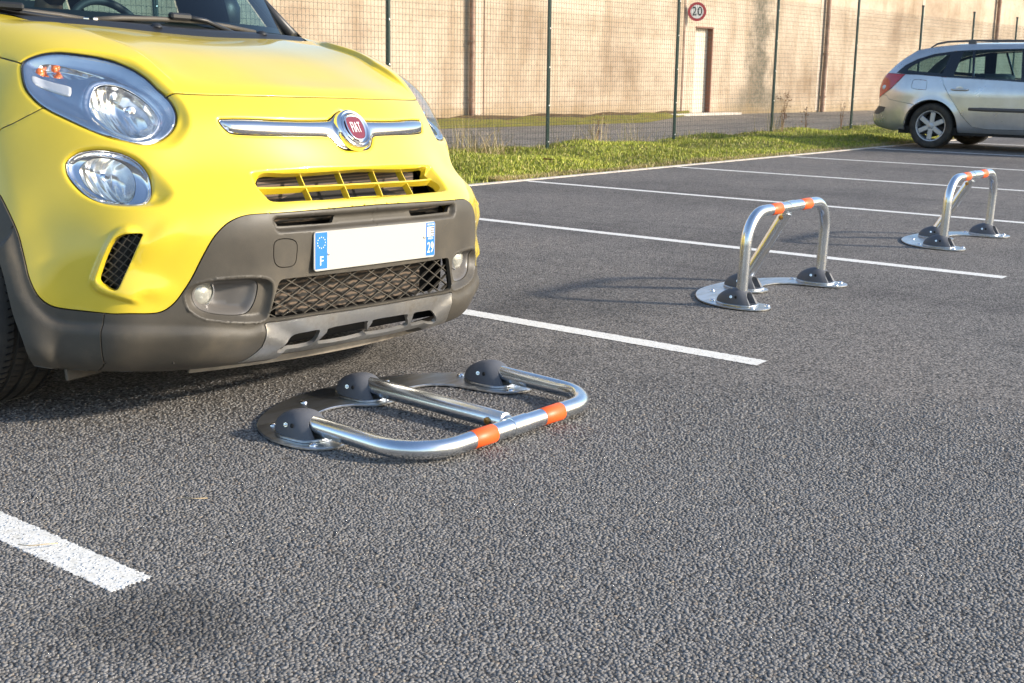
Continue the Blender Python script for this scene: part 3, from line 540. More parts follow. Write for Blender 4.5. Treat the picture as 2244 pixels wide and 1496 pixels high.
# feature outlines on that surface as (arc across, arc down) in metres
OUTL = {
'head': [(0.8031, 0.358), (0.8256, 0.4109), (0.8406, 0.4643), (0.8435, 0.5143), (0.837, 0.5538), (0.8171, 0.6015), (0.782, 0.6576), (0.7374, 0.7049), (0.6863, 0.7349), (0.6494, 0.7443), (0.6091, 0.739), (0.5788, 0.7226), (0.5597, 0.6987), (0.5524, 0.6685), (0.5559, 0.6356), (0.567, 0.6025), (0.5749, 0.5708), (0.5722, 0.5213), (0.5771, 0.4729), (0.5943, 0.4392), (0.623, 0.4118), (0.662, 0.3892), (0.7005, 0.3665), (0.7318, 0.3533), (0.7595, 0.3449), (0.7846, 0.342)],
'drl': [(0.852, 0.7287), (0.8556, 0.7621), (0.8473, 0.8035), (0.8325, 0.8434), (0.8089, 0.8759), (0.7764, 0.8971), (0.739, 0.909), (0.7042, 0.9054), (0.6776, 0.8878), (0.6611, 0.8617), (0.6559, 0.8299), (0.6658, 0.8009), (0.6873, 0.7754), (0.7173, 0.753), (0.7517, 0.7334), (0.787, 0.7179), (0.8166, 0.7108), (0.8378, 0.715)],
'bar': [(-0.0885, 0.6818), (-0.0662, 0.6787), (-0.0547, 0.6667), (-0.0351, 0.657), (-0.0109, 0.6497), (0.0208, 0.6575), (0.0458, 0.6707), (0.0626, 0.6775), (0.0865, 0.6821), (0.2632, 0.689), (0.4018, 0.6916), (0.4297, 0.6928), (0.4324, 0.7057), (0.4191, 0.7266), (0.3995, 0.7352), (0.3288, 0.7373), (0.183, 0.7309), (0.1061, 0.7305), (0.0888, 0.7374), (0.0773, 0.7518), (0.0621, 0.7657), (0.0344, 0.773), (-0.0064, 0.7664), (-0.0435, 0.7433), (-0.0781, 0.7301)],
'grec': [(-0.047, 0.8276), (0.1256, 0.8253), (0.2674, 0.8302), (0.352, 0.835), (0.3871, 0.8407), (0.3902, 0.8605), (0.3898, 0.8872), (0.3802, 0.9239), (0.3601, 0.9481), (0.2678, 0.9517), (0.1628, 0.9549), (0.0063, 0.9581)],
'gopen': [(-0.0442, 0.8342), (0.1129, 0.8364), (0.2713, 0.8406), (0.3454, 0.8413), (0.3646, 0.8509), (0.3714, 0.8662), (0.3747, 0.8932), (0.3701, 0.9148), (0.3558, 0.924), (0.2832, 0.9274), (0.1532, 0.9292), (-0.0044, 0.927)],
'trim': [(1.054, 0.6004), (1.056, 0.6715), (1.055, 0.79), (1.062, 0.9101), (1.064, 1.004), (1.048, 1.098), (1.015, 1.162), (0.9609, 1.198), (0.8536, 1.221), (0.7835, 1.226), (0.7097, 1.231), (0.6733, 1.225), (0.6439, 1.204), (0.6205, 1.171), (0.6023, 1.139), (0.5775, 1.086), (0.5502, 1.042), (0.5147, 1.01), (0.4775, 0.9925), (0.4408, 0.9849), (0.3871, 0.9837), (0.3798, 0.9841), (0.2259, 0.9825), (-0.0224, 0.9789)],
'fog': [(0.6232, 1.192), (0.6186, 1.174), (0.6019, 1.159), (0.5689, 1.151), (0.5122, 1.149), (0.4517, 1.152), (0.4126, 1.158), (0.3923, 1.172), (0.3881, 1.194), (0.3929, 1.229), (0.4004, 1.263), (0.4146, 1.28), (0.4495, 1.283), (0.511, 1.273), (0.5683, 1.259), (0.5984, 1.242), (0.6164, 1.22)],
'fogin': [(0.5998, 1.194), (0.5907, 1.17), (0.5687, 1.16), (0.5122, 1.161), (0.4521, 1.164), (0.431, 1.173), (0.428, 1.19), (0.4361, 1.224), (0.4522, 1.252), (0.4724, 1.259), (0.5119, 1.255), (0.5573, 1.243), (0.5871, 1.226)],
'foglens': [(0.582, 1.191), (0.576, 1.167), (0.5558, 1.159), (0.5369, 1.17), (0.5293, 1.196), (0.5368, 1.22), (0.5555, 1.229), (0.5758, 1.217)],
'mesh': [(-0.0336, 1.17), (0.0633, 1.169), (0.1794, 1.168), (0.2576, 1.168), (0.3311, 1.168), (0.3651, 1.171), (0.3772, 1.191), (0.3887, 1.226), (0.3983, 1.258), (0.3982, 1.272), (0.3802, 1.276), (0.3464, 1.277), (0.2505, 1.276), (0.1376, 1.275), (-0.0403, 1.276)],
'slotrec': [(0.0392, 0.9936), (0.1001, 0.994), (0.2591, 0.9931), (0.3484, 0.9926), (0.3702, 0.9951), (0.3796, 1.004), (0.3782, 1.022), (0.3712, 1.036), (0.3553, 1.042), (0.2642, 1.042), (0.1607, 1.042), (0.042, 1.042)],
'slot': [(0.3637, 1.001), (0.3539, 0.9987), (0.2697, 1), (0.175, 1.002), (0.167, 1.008), (0.1711, 1.018), (0.1823, 1.024), (0.2631, 1.023), (0.3468, 1.022), (0.357, 1.018)],
'skid': [(-0.0413, 1.283), (0.0791, 1.283), (0.2494, 1.283), (0.3548, 1.286), (0.4087, 1.286), (0.4088, 1.303), (0.411, 1.333), (0.4139, 1.357), (0.4142, 1.384), (0.381, 1.383), (0.3285, 1.374), (0.215, 1.368), (0.1014, 1.368), (-0.0174, 1.367)],
'skslot': [(0.3302, 1.363), (0.3255, 1.349), (0.3129, 1.338), (0.2776, 1.335), (0.2153, 1.333), (0.2211, 1.354), (0.2757, 1.359)],
'skslot2': [(0.1724, 1.335), (0.1206, 1.336), (0.0421, 1.335), (0.0537, 1.351), (0.1241, 1.351), (0.1796, 1.354)],
'cap': [(0.3854, 1.087), (0.3831, 1.069), (0.3739, 1.06), (0.3563, 1.057), (0.3342, 1.059), (0.3186, 1.065), (0.3119, 1.077), (0.3128, 1.1), (0.3165, 1.121), (0.3262, 1.131), (0.3453, 1.134), (0.3684, 1.132), (0.3815, 1.122), (0.386, 1.106)],
'vent': [(0.7902, 0.9976), (0.7633, 0.9994), (0.7335, 1.007), (0.7374, 1.017), (0.7596, 1.05), (0.79, 1.102), (0.8115, 1.147), (0.8304, 1.147), (0.8484, 1.133), (0.8626, 1.115), (0.8563, 1.087), (0.8396, 1.044), (0.8164, 1.009)],
'ventridge': [(0.7149, 0.9817), (0.7687, 0.9665), (0.8001, 0.9683), (0.8284, 0.9855), (0.8583, 1.032), (0.8814, 1.085), (0.8907, 1.118), (0.8843, 1.144), (0.8622, 1.167), (0.8134, 1.19), (0.7284, 1.221), (0.7035, 1.208), (0.7743, 1.174), (0.8065, 1.156), (0.7507, 1.064), (0.72, 1.015)],
'hoodline': [(0.5669, 0.6029), (0.4883, 0.6033), (0.3568, 0.6033), (0.2671, 0.6035), (0.1561, 0.6038), (0.0509, 0.6029), (-0.0676, 0.6017), (-0.1545, 0.6007)],
'hoodside': [(0.7986, 0.3427), (0.806, 0.2874), (0.8112, 0.2323)],
'fendline': [(0.8377, 0.5526), (0.8679, 0.5507), (0.9126, 0.5407), (0.9477, 0.5179)],
'crease': [(0.5606, 0.0798), (0.5484, 0.1511), (0.5476, 0.259), (0.5233, 0.3353), (0.509, 0.3723), (0.5054, 0.4522), (0.5125, 0.5247), (0.5187, 0.5637)],
'seam': [(0.8536, 1.221), (0.858, 1.244), (0.8587, 1.288), (0.8498, 1.338), (0.8364, 1.378)],
'creaselow': [(1.064, 0.7373), (1.074, 0.9578), (1.066, 1.089), (1.03, 1.185), (0.9573, 1.234), (0.855, 1.246), (0.7604, 1.255), (0.6055, 1.268), (0.5102, 1.282), (0.4528, 1.29), (0.419, 1.282)],
'refl': [(0.7454, 0.5886), (0.7205, 0.5568), (0.6892, 0.534), (0.6606, 0.5264), (0.6405, 0.5374), (0.6302, 0.5656), (0.6206, 0.6034), (0.6083, 0.6373), (0.6028, 0.6638), (0.611, 0.6886), (0.6283, 0.7077), (0.656, 0.7146), (0.6818, 0.7106), (0.7085, 0.6933), (0.7322, 0.6664), (0.7476, 0.6311), (0.7508, 0.6059)],
'signal': [(0.7841, 0.3858), (0.762, 0.3737), (0.7305, 0.3862), (0.6933, 0.4161), (0.6599, 0.45), (0.6419, 0.48), (0.6577, 0.4774), (0.6707, 0.4696), (0.704, 0.4835), (0.7419, 0.4694), (0.7719, 0.433), (0.7856, 0.403)],
'reflex': [(0.8069, 0.4191), (0.7959, 0.4146), (0.7738, 0.4679), (0.7541, 0.5059), (0.7573, 0.5203), (0.7696, 0.5379), (0.7797, 0.5393), (0.7981, 0.5027), (0.8144, 0.4514)],
'headrec': [(0.8086, 0.3454), (0.8356, 0.4103), (0.851, 0.4765), (0.8513, 0.5325), (0.8347, 0.5829), (0.7977, 0.648), (0.7395, 0.7143), (0.6891, 0.7483), (0.6336, 0.7651), (0.5721, 0.7604), (0.5281, 0.7215), (0.517, 0.6835), (0.5274, 0.6352), (0.551, 0.5804), (0.5533, 0.5179), (0.5606, 0.4589), (0.586, 0.4236), (0.6167, 0.3985), (0.6565, 0.3769), (0.6953, 0.3553), (0.7297, 0.3398), (0.7612, 0.3287), (0.7889, 0.3301)],
'drlrec': [(0.8677, 0.7191), (0.8709, 0.7637), (0.8544, 0.836), (0.8155, 0.891), (0.7659, 0.9229), (0.7043, 0.9421), (0.6552, 0.9405), (0.6212, 0.9141), (0.6117, 0.8878), (0.6191, 0.8471), (0.6421, 0.8022), (0.6737, 0.7677), (0.7147, 0.7414), (0.7593, 0.7162), (0.8049, 0.697), (0.8404, 0.6969)],
'plateC': [(0.2538, 1.049), (0.2533, 1.152)],
'drlbowl': [(0.8299, 0.7558), (0.8163, 0.7389), (0.7956, 0.7359), (0.7661, 0.7445), (0.7283, 0.7663), (0.7003, 0.796), (0.697, 0.8265), (0.7097, 0.853), (0.7293, 0.8734), (0.7567, 0.88), (0.7853, 0.869), (0.8131, 0.8357), (0.8287, 0.7969)],
}
# ------------------------------------------------------------------ yellow car: materials
m = mat('yellow_paint', (.76, .57, .03), .36, coat=1.0, coat_rough=.025); p = coords(m)
dn = noise(m, p, 900, 2, .5); dn2 = noise(m, p, 2.5, 4, .6); yc = ramp(m, noise(m, p, 5, 5).outputs[0], [(.3, (.73, .545, .028)), (.7, (.78, .59, .036))]); set_col(m, mix(m, math_n(m, 'MULTIPLY', ramp(m, dn.outputs[0], [(.66, (0, 0, 0)), (.72, (1, 1, 1))]), .35), yc, (.42, .34, .14))); lk(m, ramp(m, dn2.outputs[0], [(.35, (.015,)*3), (.7, (.07,)*3)]), bsdf(m).inputs['Coat Roughness'])
m = mat('black_plastic', (.085, .076, .064), .5, spec=.45); p = coords(m)
n1 = noise(m, p, 420, 3, .6); n2 = noise(m, p, 6, 5, .65); set_col(m, ramp(m, n2.outputs[0], [(.3, (.052, .047, .039)), (.55, (.074, .065, .051)), (.75, (.112, .094, .068))]))
set_rough(m, ramp(m, n2.outputs[0], [(.3, (.42,)*3), (.7, (.62,)*3)])); set_nrm(m, bump(m, n1.outputs[0], .25, .0012))
m = mat('cowl_plastic', (.020, .021, .023), .4, spec=.5); set_nrm(m, bump(m, noise(m, coords(m), 500, 2).outputs[0], .15, .001))
m = mat('skid_metal', (.42, .41, .38), .36, .85); p = coords(m); n2 = noise(m, p, 9, 6, .7); set_col(m, ramp(m, n2.outputs[0], [(.3, (.22, .20, .17)), (.5, (.40, .39, .37)), (.8, (.50, .49, .47))])); set_rough(m, ramp(m, n2.outputs[0], [(.3, (.6,)*3), (.6, (.32,)*3)]))
mat('satin_chrome', (.78, .78, .79), .17, 1.0); mat('chrome', (.88, .88, .89), .04, 1.0); m = mat('lamp_bezel', (.84, .85, .86), .24, 1.0)
m = mat('reflector', (.93, .93, .91), .2, 1.0); p = coords(m); wv = nd(m, 'ShaderNodeTexWave', wave_type='BANDS', bands_direction='X'); wv.inputs['Scale'].default_value = 14; wv.inputs['Distortion'].default_value = 1.5; lk(m, p, wv.inputs['Vector']); set_nrm(m, bump(m, wv.outputs[0], .35, .008))
m = mat('reflex_prism', (.75, .77, .80), .15, .3); v = nd(m, 'ShaderNodeTexChecker'); v.inputs['Scale'].default_value = 420; lk(m, coords(m), v.inputs[0]); set_nrm(m, bump(m, v.outputs['Fac'], .6, .002))
mat('amber', (.75, .16, .02), .2, coat=1); mat('dark_void', (.006, .006, .006), .9); mat('plain_black', (.012, .012, .012), .5); m = mat('fog_glass', (.46, .46, .41), .22, .3, coat=1); set_nrm(m, bump(m, noise(m, coords(m), 90, 2).outputs[0], .4, .004))
m = mat('radiator', (.05, .035, .025), .6); wv = nd(m, 'ShaderNodeTexWave', wave_type='BANDS', bands_direction='Z'); wv.inputs['Scale'].default_value = 34; wv.inputs['Distortion'].default_value = .6; lk(m, coords(m), wv.inputs['Vector'])
set_col(m, ramp(m, wv.outputs[0], [(.2, (.012, .010, .008)), (.6, (.085, .055, .038)), (1, (.14, .095, .07))]))
m = mat('condenser', (.2, .13, .09), .7); wv = nd(m, 'ShaderNodeTexWave', wave_type='BANDS', bands_direction='Z'); wv.inputs['Scale'].default_value = 20; wv.inputs['Distortion'].default_value = 5; lk(m, coords(m), wv.inputs['Vector'])
set_col(m, ramp(m, wv.outputs[0], [(.35, (.008, .007, .006)), (.7, (.085, .06, .04)), (1, (.14, .10, .07))]))
def clear_mat(name, tint, gl_rough=.02, ior=1.5, body=None, bw=0.0):
    m = bpy.data.materials.new(name); m.use_nodes = True; MATS[name] = m; nt = m.node_tree; nt.nodes.clear()
    out = nt.nodes.new('ShaderNodeOutputMaterial'); tr = nt.nodes.new('ShaderNodeBsdfTransparent'); gl = nt.nodes.new('ShaderNodeBsdfGlossy'); fr = nt.nodes.new('ShaderNodeFresnel'); mx = nt.nodes.new('ShaderNodeMixShader')
    tr.inputs[0].default_value = (*tint, 1); gl.inputs['Roughness'].default_value = gl_rough; gm = nt.nodes.new('ShaderNodeNewGeometry'); mm_ = nt.nodes.new('ShaderNodeMath'); mm_.operation = 'MULTIPLY_ADD'; nt.links.new(gm.outputs['Backfacing'], mm_.inputs[0]); mm_.inputs[1].default_value = 1/ior-ior; mm_.inputs[2].default_value = ior; nt.links.new(mm_.outputs[0], fr.inputs[0])
    nt.links.new(fr.outputs[0], mx.inputs[0]); nt.links.new(tr.outputs[0], mx.inputs[1]); nt.links.new(gl.outputs[0], mx.inputs[2]); nt.links.new(mx.outputs[0], out.inputs[0]); return m
clear_mat('lens_clear', (.95, .96, .97), .015, 1.45); clear_mat('car_glass', (.46, .63, .67), .01, 1.5); clear_mat('tinted_glass', (.30, .42, .44), .01, 1.5)
m = mat('tyre_rubber', (.035, .032, .028), .75); p = coords(m); n2 = noise(m, p, 12, 5); set_col(m, ramp(m, n2.outputs[0], [(.35, (.022, .021, .020)), (.6, (.05, .044, .036)), (.8, (.10, .082, .058))])); set_nrm(m, bump(m, noise(m, p, 60, 3).outputs[0], .25, .004))
mat('interior_dark', (.022, .026, .03), .7); mat('dash_plastic', (.035, .042, .048), .55); mat('alloy', (.50, .51, .53), .42, .6); mat('brake_dark', (.03, .03, .03), .6, .5)
mat('plate_white', (.47, .46, .41), .45, coat=.3); mat('plate_blue', (.01, .17, .62), .45, coat=.3); mat('badge_red', (.17, .008, .016), .3, coat=1.0); mat('print_white', (.85, .85, .85), .5); mat('print_black', (.02, .02, .02), .5); mat('star_yellow', (.85, .85, .80), .5)
m = mat('dusty_plastic', (.22, .19, .15), .7); set_col(m, ramp(m, noise(m, coords(m), 14, 5).outputs[0], [(.3, (.13, .11, .09)), (.65, (.27, .235, .185))]))
mat('fog_pocket', (.13, .122, .115), .36)
mat('lining_dark', (.02, .018, .016), .9)

# ------------------------------------------------------------------ yellow car: body surface
NET = np.array(ROWS, float); FULL = np.concatenate([NET[:, :0:-1]*np.array([-1, 1, 1]), NET], 1)
def spl_w(t, x):
    t = np.asarray(t, float); n = len(t); y = np.eye(n); h = np.diff(t); A = np.zeros((n, n)); r = np.zeros((n, n)); A[0, 0] = A[-1, -1] = 1
    for i in range(1, n-1):
        A[i, i-1] = h[i-1]; A[i, i] = 2*(h[i-1]+h[i]); A[i, i+1] = h[i]; r[i] = 6*((y[i+1]-y[i])/h[i]-(y[i]-y[i-1])/h[i-1])
    M_ = np.linalg.solve(A, r); x = np.atleast_1d(x); i = np.clip(np.searchsorted(t, x)-1, 0, n-2); d = (x-t[i])[:, None]; H = h[i][:, None]; e = H-d
    return (M_[i]*e**3+M_[i+1]*d**3)/(6*H)+(y[i]/H-M_[i]*H/6)*e+(y[i+1]/H-M_[i+1]*H/6)*d
def chord(q): return np.concatenate([[0], np.cumsum(np.linalg.norm(np.diff(q, axis=0), axis=1))])
UA = chord(NET[5]); UT = np.concatenate([-UA[:0:-1], UA]); VB = chord(NET[:, 3]); UMAX = UA[-1]; VMAX = VB[-1]
def S0(a, b): return np.einsum('ki,kj,ijc->kc', spl_w(VB, b), spl_w(UT, a), FULL)
def SN(a, b):
    h = 1e-4; p = S0(a, b); ta = S0(a+h, b)-S0(a-h, b); tb = S0(a, b+h)-S0(a, b-h); n = np.cross(tb, ta); n /= np.linalg.norm(n, axis=1, keepdims=True)
    return p, n*NSIGN     # outwards
NSIGN = 1.0
NSIGN = -1.0 if SN(np.array([.1]), np.array([1.1]))[1][0, 1] > 0 else 1.0
def inside(P, poly):
    x, y = P[:, 0], P[:, 1]; c = np.zeros(len(P), bool); q = np.asarray(poly); n = len(q)
    for i in range(n):
        (x1, y1), (x2, y2) = q[i], q[(i+1) % n]
        if y1 == y2: continue
        k = ((y1 > y) != (y2 > y)) & (x < (x2-x1)*(y-y1)/(y2-y1)+x1); c ^= k
    return c
def pdist(P, poly, closed=True):
    q = np.asarray(poly, float); d = np.full(len(P), 9.0); n = len(q)
    for i in range(n if closed else n-1):
        a = q[i]; e = q[(i+1) % n]-a; l = e@e
        if l < 1e-14: continue
        t = np.clip(((P-a)@e)/l, 0, 1); d = np.minimum(d, np.hypot(*(P-a-t[:, None]*e).T))
    return d
def sm(x): x = np.clip(x, 0, 1); return x*x*(3-2*x)
def dens(poly, step, closed=True):
    q = np.asarray(poly, float); out = []; n = len(q)
    for i in range(n if closed else n-1):
        a, b = q[i], q[(i+1) % n]; k = max(1, int(math.ceil(np.hypot(*(b-a))/step)))
        for j in range(k): out.append(a+(b-a)*j/k)
    if not closed: out.append(q[-1])
    return np.array(out)
LOOP = {}
for k, q in OUTL.items():
    closed = k in ('head', 'drl', 'fog', 'fogin', 'foglens', 'slot', 'skslot', 'skslot2', 'cap', 'vent', 'ventridge', 'refl', 'signal', 'reflex', 'headrec', 'drlrec', 'drlbowl')
    LOOP[k] = dens(catmull(q, 5, closed), .006, closed)
LOOP['refl'] = LOOP['refl'].mean(0)+(LOOP['refl']-LOOP['refl'].mean(0))*1.08
# curves that cross the centre line are closed beyond it
for k in ('bar', 'grec', 'gopen', 'mesh', 'slotrec', 'skid'):
    if k == 'skid': LOOP[k] = np.concatenate([LOOP[k][LOOP[k][:, 1] < 1.345], [(.432, 1.372), (.452, 1.402), (-.02, 1.402)]])
    q = LOOP[k]; q = q[(q[:, 0] > -.03)]; q = np.concatenate([[(-.05, q[0, 1])], q, [(-.05, q[-1, 1])]]); LOOP[k] = dens(q, .006, True)
LOOP['skslot'] = dens(catmull([(.345, 1.3695), (.328, 1.345), (.300, 1.329), (.25, 1.326), (.212, 1.325), (.206, 1.333), (.226, 1.3695)], 3), .006); LOOP['skslot2'] = dens(catmull([(.186, 1.3695), (.172, 1.335), (.166, 1.325), (.09, 1.323), (.018, 1.323), (.012, 1.330), (.012, 1.3695)], 3), .006)
tr = LOOP['trim']; LOOP['plastic'] = np.concatenate([[(1.3, tr[0, 1]-.02)], tr, [(-.05, tr[-1, 1]), (-.05, 1.7), (1.3, 1.7)]])
hl = LOOP['hoodline']; hs = LOOP['hoodside']
LOOP['hood'] = np.concatenate([[(-.05, -.1), (-.05, hl[-1, 1])], hl[::-1], [(.62, .50), (.74, .40)], hs, [(.818, -.1)]])
fd = LOOP['fendline']; LOOP['fender'] = np.concatenate([hs[::-1], [(.76, .45)], fd, [(1.3, fd[-1, 1]-.02), (1.3, -.1), (hs[-1, 0]+.004, -.1)]])
sm_ = LOOP['seam']; LOOP['archtrim'] = np.concatenate([[(sm_[0, 0]-.002, sm_[0, 1]-.06)], sm_, [(sm_[-1, 0], 1.7), (1.4, 1.7), (1.4, .3), (1.03, .3)]])
cl = LOOP['creaselow']; LOOP['lowband'] = np.concatenate([cl, [(.30, cl[-1, 1]+.05), (.30, 1.7), (1.4, 1.7), (1.4, cl[0, 1])]])
CREASE = LOOP['crease']
VRIDGE = dens(catmull(OUTL['ventridge'][:11], 5, False), .006, False); VCLOSE = np.array([VRIDGE[-1], (.60, VRIDGE[-1, 1]-.02), (.56, VRIDGE[0, 1]+.02), (.62, VRIDGE[0, 1]-.02), VRIDGE[0]]); LOOP['ventzone'] = np.concatenate([VRIDGE, VCLOSE[1:-1]])
def field(A, B):
    P = np.stack([A, B], 1); z = np.zeros(len(A))
    def ins(k, fn):
        m_ = inside(P, LOOP[k])
        if m_.any(): z[m_] += fn(pdist(P[m_], LOOP[k]), A[m_], B[m_])
    ins('headrec', lambda d, a, b: -.016*sm(d/.032)*sm((.80-a)/.2))
    ins('drlrec', lambda d, a, b: -.026*sm(d/.050)*(.25+.75*sm((.86-a)/.14)))
    ins('grec', lambda d, a, b: -.036*sm(d/.026))
    ins('slotrec', lambda d, a, b: -.020*sm(d/.013))
    ins('fog', lambda d, a, b: -.020*sm(d/.022)+.004*np.exp(-(d/.006)**2))
    ins('ventzone', lambda d, a, b: .013*sm(pdist(np.stack([a, b], 1), VRIDGE, False)/.020)*(1-sm((pdist(np.stack([a, b], 1), VRIDGE, False)-.025)/.095))*sm(np.hypot(a-VRIDGE[0, 0], b-VRIDGE[0, 1])/.06)*sm(np.hypot(a-VRIDGE[-1, 0], b-VRIDGE[-1, 1])/.07)*sm(pdist(np.stack([a, b], 1), VCLOSE, False)/.06))
    ins('lowband', lambda d, a, b: .012*sm(d/.03))
    # bonnet crease: the outer shoulder stands a few millimetres above the centre panel
    d = pdist(P, CREASE, False); ac = np.interp(B, CREASE[:, 1], CREASE[:, 0]); out = A > ac
    fade = sm((B-.02)/.1)*sm((.58-B)/.16)
    z += np.where(out, .011*np.exp(-(d/.08)**2)*sm(d/.009), -.004*np.exp(-(d/.03)**2))*fade
    # rolled panel edges round openings
    for k, w, dp in (('head', .009, .005), ('drl', .008, .005), ('bar', .008, .004), ('vent', .005, .003), ('hoodline', .007, .004), ('fendline', .004, .0015), ('hoodside', .004, .0015)):
        d = pdist(P, LOOP[k], k not in ('hoodline', 'fendline', 'hoodside')); z += -dp*np.clip(1-d/w, 0, 1)**2
    return z
def cdt(dom, names, spacing, ringset, ring_names):
    a0, a1, b0, b1 = dom; V = []; E = []
    def chain(q, closed):
        k = len(V); n = len(q); V.extend(map(tuple, q)); E.extend([(k+i, k+(i+1) % n) for i in range(n if closed else n-1)])
    chain(dens([(a0, b0), (a1, b0), (a1, b1), (a0, b1)], spacing), True)
    allp = []
    for k in names:
        closed = k not in ('hoodline', 'hoodside', 'fendline', 'trim', 'seam')
        q = LOOP[k]; q = q[np.concatenate([[True], np.hypot(*np.diff(q, axis=0).T) > 1e-5])]
        chain(q, closed); allp.append((q, closed))
    extra = []
    for k in ring_names:
        q = LOOP[k]; t = np.roll(q, -1, 0)-np.roll(q, 1, 0); n = np.stack([-t[:, 1], t[:, 0]], 1); n /= np.linalg.norm(n, axis=1, keepdims=True)+1e-12
        for r_ in ringset:
            for s in (-1, 1): extra.append(q+n*s*r_)
    gx_ = np.arange(a0+spacing/2, a1, spacing); gy_ = np.arange(b0+spacing/2, b1, spacing); g = np.stack(np.meshgrid(gx_, gy_), -1); g[1::2, :, 0] += spacing*.25
    ex = np.concatenate(extra) if extra else np.zeros((0, 2)); ex = ex[(ex[:, 0] > a0+.001) & (ex[:, 0] < a1-.001) & (ex[:, 1] > b0+.001) & (ex[:, 1] < b1-.001)]
    key = np.round(ex/.0032).astype(int); _, ui = np.unique(key, axis=0, return_index=True); ex = ex[ui]
    dl = np.full(len(ex), 9.0)
    for q, c in allp: dl = np.minimum(dl, pdist(ex, q, c))
    ex = ex[dl > .0017]
    g = g.reshape(-1, 2); occ = set(map(tuple, np.round(ex/spacing*1.3).astype(int)))
    for q, c in allp: occ |= set(map(tuple, np.round(q/spacing*1.3).astype(int)))
    g = np.array([p_ for p_ in g if tuple(np.round(p_/spacing*1.3).astype(int)) not in occ])
    V.extend(map(tuple, ex)); V.extend(map(tuple, g))
    r_ = delaunay_2d_cdt([Vector(q) for q in V], E, [], 0, 1e-6)
    return np.array([(q.x, q.y) for q in r_[0]]), np.array([tuple(t) for t in r_[2] if len(t) == 3])
ROLL = R(1.5594); RM = np.array([[math.cos(ROLL), 0, math.sin(ROLL)], [0, 1, 0], [-math.sin(ROLL), 0, math.cos(ROLL)]])
CAR_LOC = (1.3282, 0, 0); CAR_RZ = R(2.5946)
def rl(v): return np.asarray(v, float)@RM.T
car = empty('yellow_car', CAR_LOC, CAR_RZ); tag(car, 'bright yellow compact car with black lower bumper parked at the left', 'car')
def cob(name, v, f, m, parent=car, **k): return mob(name, rl(v), f, m, parent, **k)
def cmb(mb, name, m, parent=car, smooth=False, sharp=None): return mob(name, rl([tuple(q) for q in mb.v]), mb.f, m, parent, smooth, None, sharp)

def region(V2, T, mask, off=0.0, disp=None, gap=.0016, flange=.012, both=True, extra=None):
    """surface patch -> (verts, faces) list for +a side, mirrored side, or welded over the centre line"""
    t = T[mask]; used, inv_ = np.unique(t, return_inverse=True); t = inv_.reshape(-1, 3); q = V2[used]; a, b = q[:, 0], q[:, 1]
    p, n = SN(a, b); z = (field(a, b) if disp is None else disp(a, b))+off
    p = p+n*z[:, None]
    # orientation: outward
    fn = np.cross(p[t[:, 1]]-p[t[:, 0]], p[t[:, 2]]-p[t[:, 0]]); flip = (fn*n[t[:, 0]]).sum(1) < 0; t[flip] = t[flip][:, ::-1]
    if both == 'centre':
        onc = a < 1e-5; k = len(p); idx = np.arange(k); mp = np.where(onc, idx, k+np.cumsum(~onc)-1)
        p[onc, 0] = 0; n[onc, 0] = 0
        p2 = p[~onc]*[-1, 1, 1]; n2 = n[~onc]*[-1, 1, 1]; t2 = mp[t][:, ::-1]
        p = np.concatenate([p, p2]); n = np.concatenate([n, n2]); t = np.concatenate([t, t2])
    def finish(p, n, t):
        n = n/(np.linalg.norm(n, axis=1, keepdims=True)+1e-9)
        e = np.concatenate([t[:, [0, 1]], t[:, [1, 2]], t[:, [2, 0]]]); third = np.concatenate([t[:, 2], t[:, 0], t[:, 1]])
        ks = np.sort(e, 1); _, fi, cnt = np.unique(ks, axis=0, return_index=True, return_counts=True); be = fi[cnt == 1]
        p = p.copy(); inn = np.zeros_like(p)
        for i in be:
            u, v_ = e[i]; d = p[v_]-p[u]; d /= np.linalg.norm(d)+1e-12; w = p[third[i]]-p[u]; w = w-d*(w@d); w /= np.linalg.norm(w)+1e-12; inn[u] += w; inn[v_] += w
        l = np.linalg.norm(inn, axis=1, keepdims=True); p = p+np.where(l > 1e-6, inn/np.maximum(l, 1e-6), 0)*gap
        f = [tuple(x) for x in t]; v = [tuple(x) for x in p]
        if flange:
            bv = np.unique(e[be]); mp = {int(x): len(v)+i for i, x in enumerate(bv)}; v += [tuple(p[x]) for x in bv]; mp2 = {int(x): len(v)+i for i, x in enumerate(bv)}; v += [tuple(p[x]-n[x]*flange) for x in bv]
            for i in be: u, w = int(e[i][0]), int(e[i][1]); f.append((mp[w], mp[u], mp2[u], mp2[w]))
        return v, f
    if both == 'centre': return [finish(p, n, t)]
    return [finish(p*[-1, 1, 1], n*[-1, 1, 1], t[:, ::-1]), finish(p, n, t)]
names = ['hoodline', 'hoodside', 'fendline', 'trim', 'seam', 'head', 'drl', 'bar', 'gopen', 'vent', 'slot', 'fogin', 'mesh', 'skid', 'skslot', 'skslot2', 'cap']
V2, T = cdt((0, UMAX, 0, VMAX), names, .0125, (.0028, .006, .010, .015, .021), ['head', 'drl', 'bar', 'grec', 'gopen', 'vent', 'ventridge', 'slotrec', 'slot', 'fog', 'fogin', 'crease', 'creaselow', 'headrec', 'drlrec', 'hoodline'])
cen = V2[T].mean(1); ok = (cen[:, 0] > 0) & (cen[:, 0] < UMAX) & (cen[:, 1] > 0) & (cen[:, 1] < VMAX)
IN = {k: inside(cen, LOOP[k]) for k in ('head', 'drl', 'bar', 'gopen', 'vent', 'slot', 'fogin', 'mesh', 'skid', 'skslot', 'skslot2', 'cap', 'plastic', 'hood', 'fender', 'archtrim')}
hole = np.zeros(len(T), bool)
for k in ('head', 'drl', 'bar', 'gopen', 'vent', 'slot', 'fogin', 'mesh', 'skslot', 'skslot2'): hole |= IN[k]
body = ok & ~hole
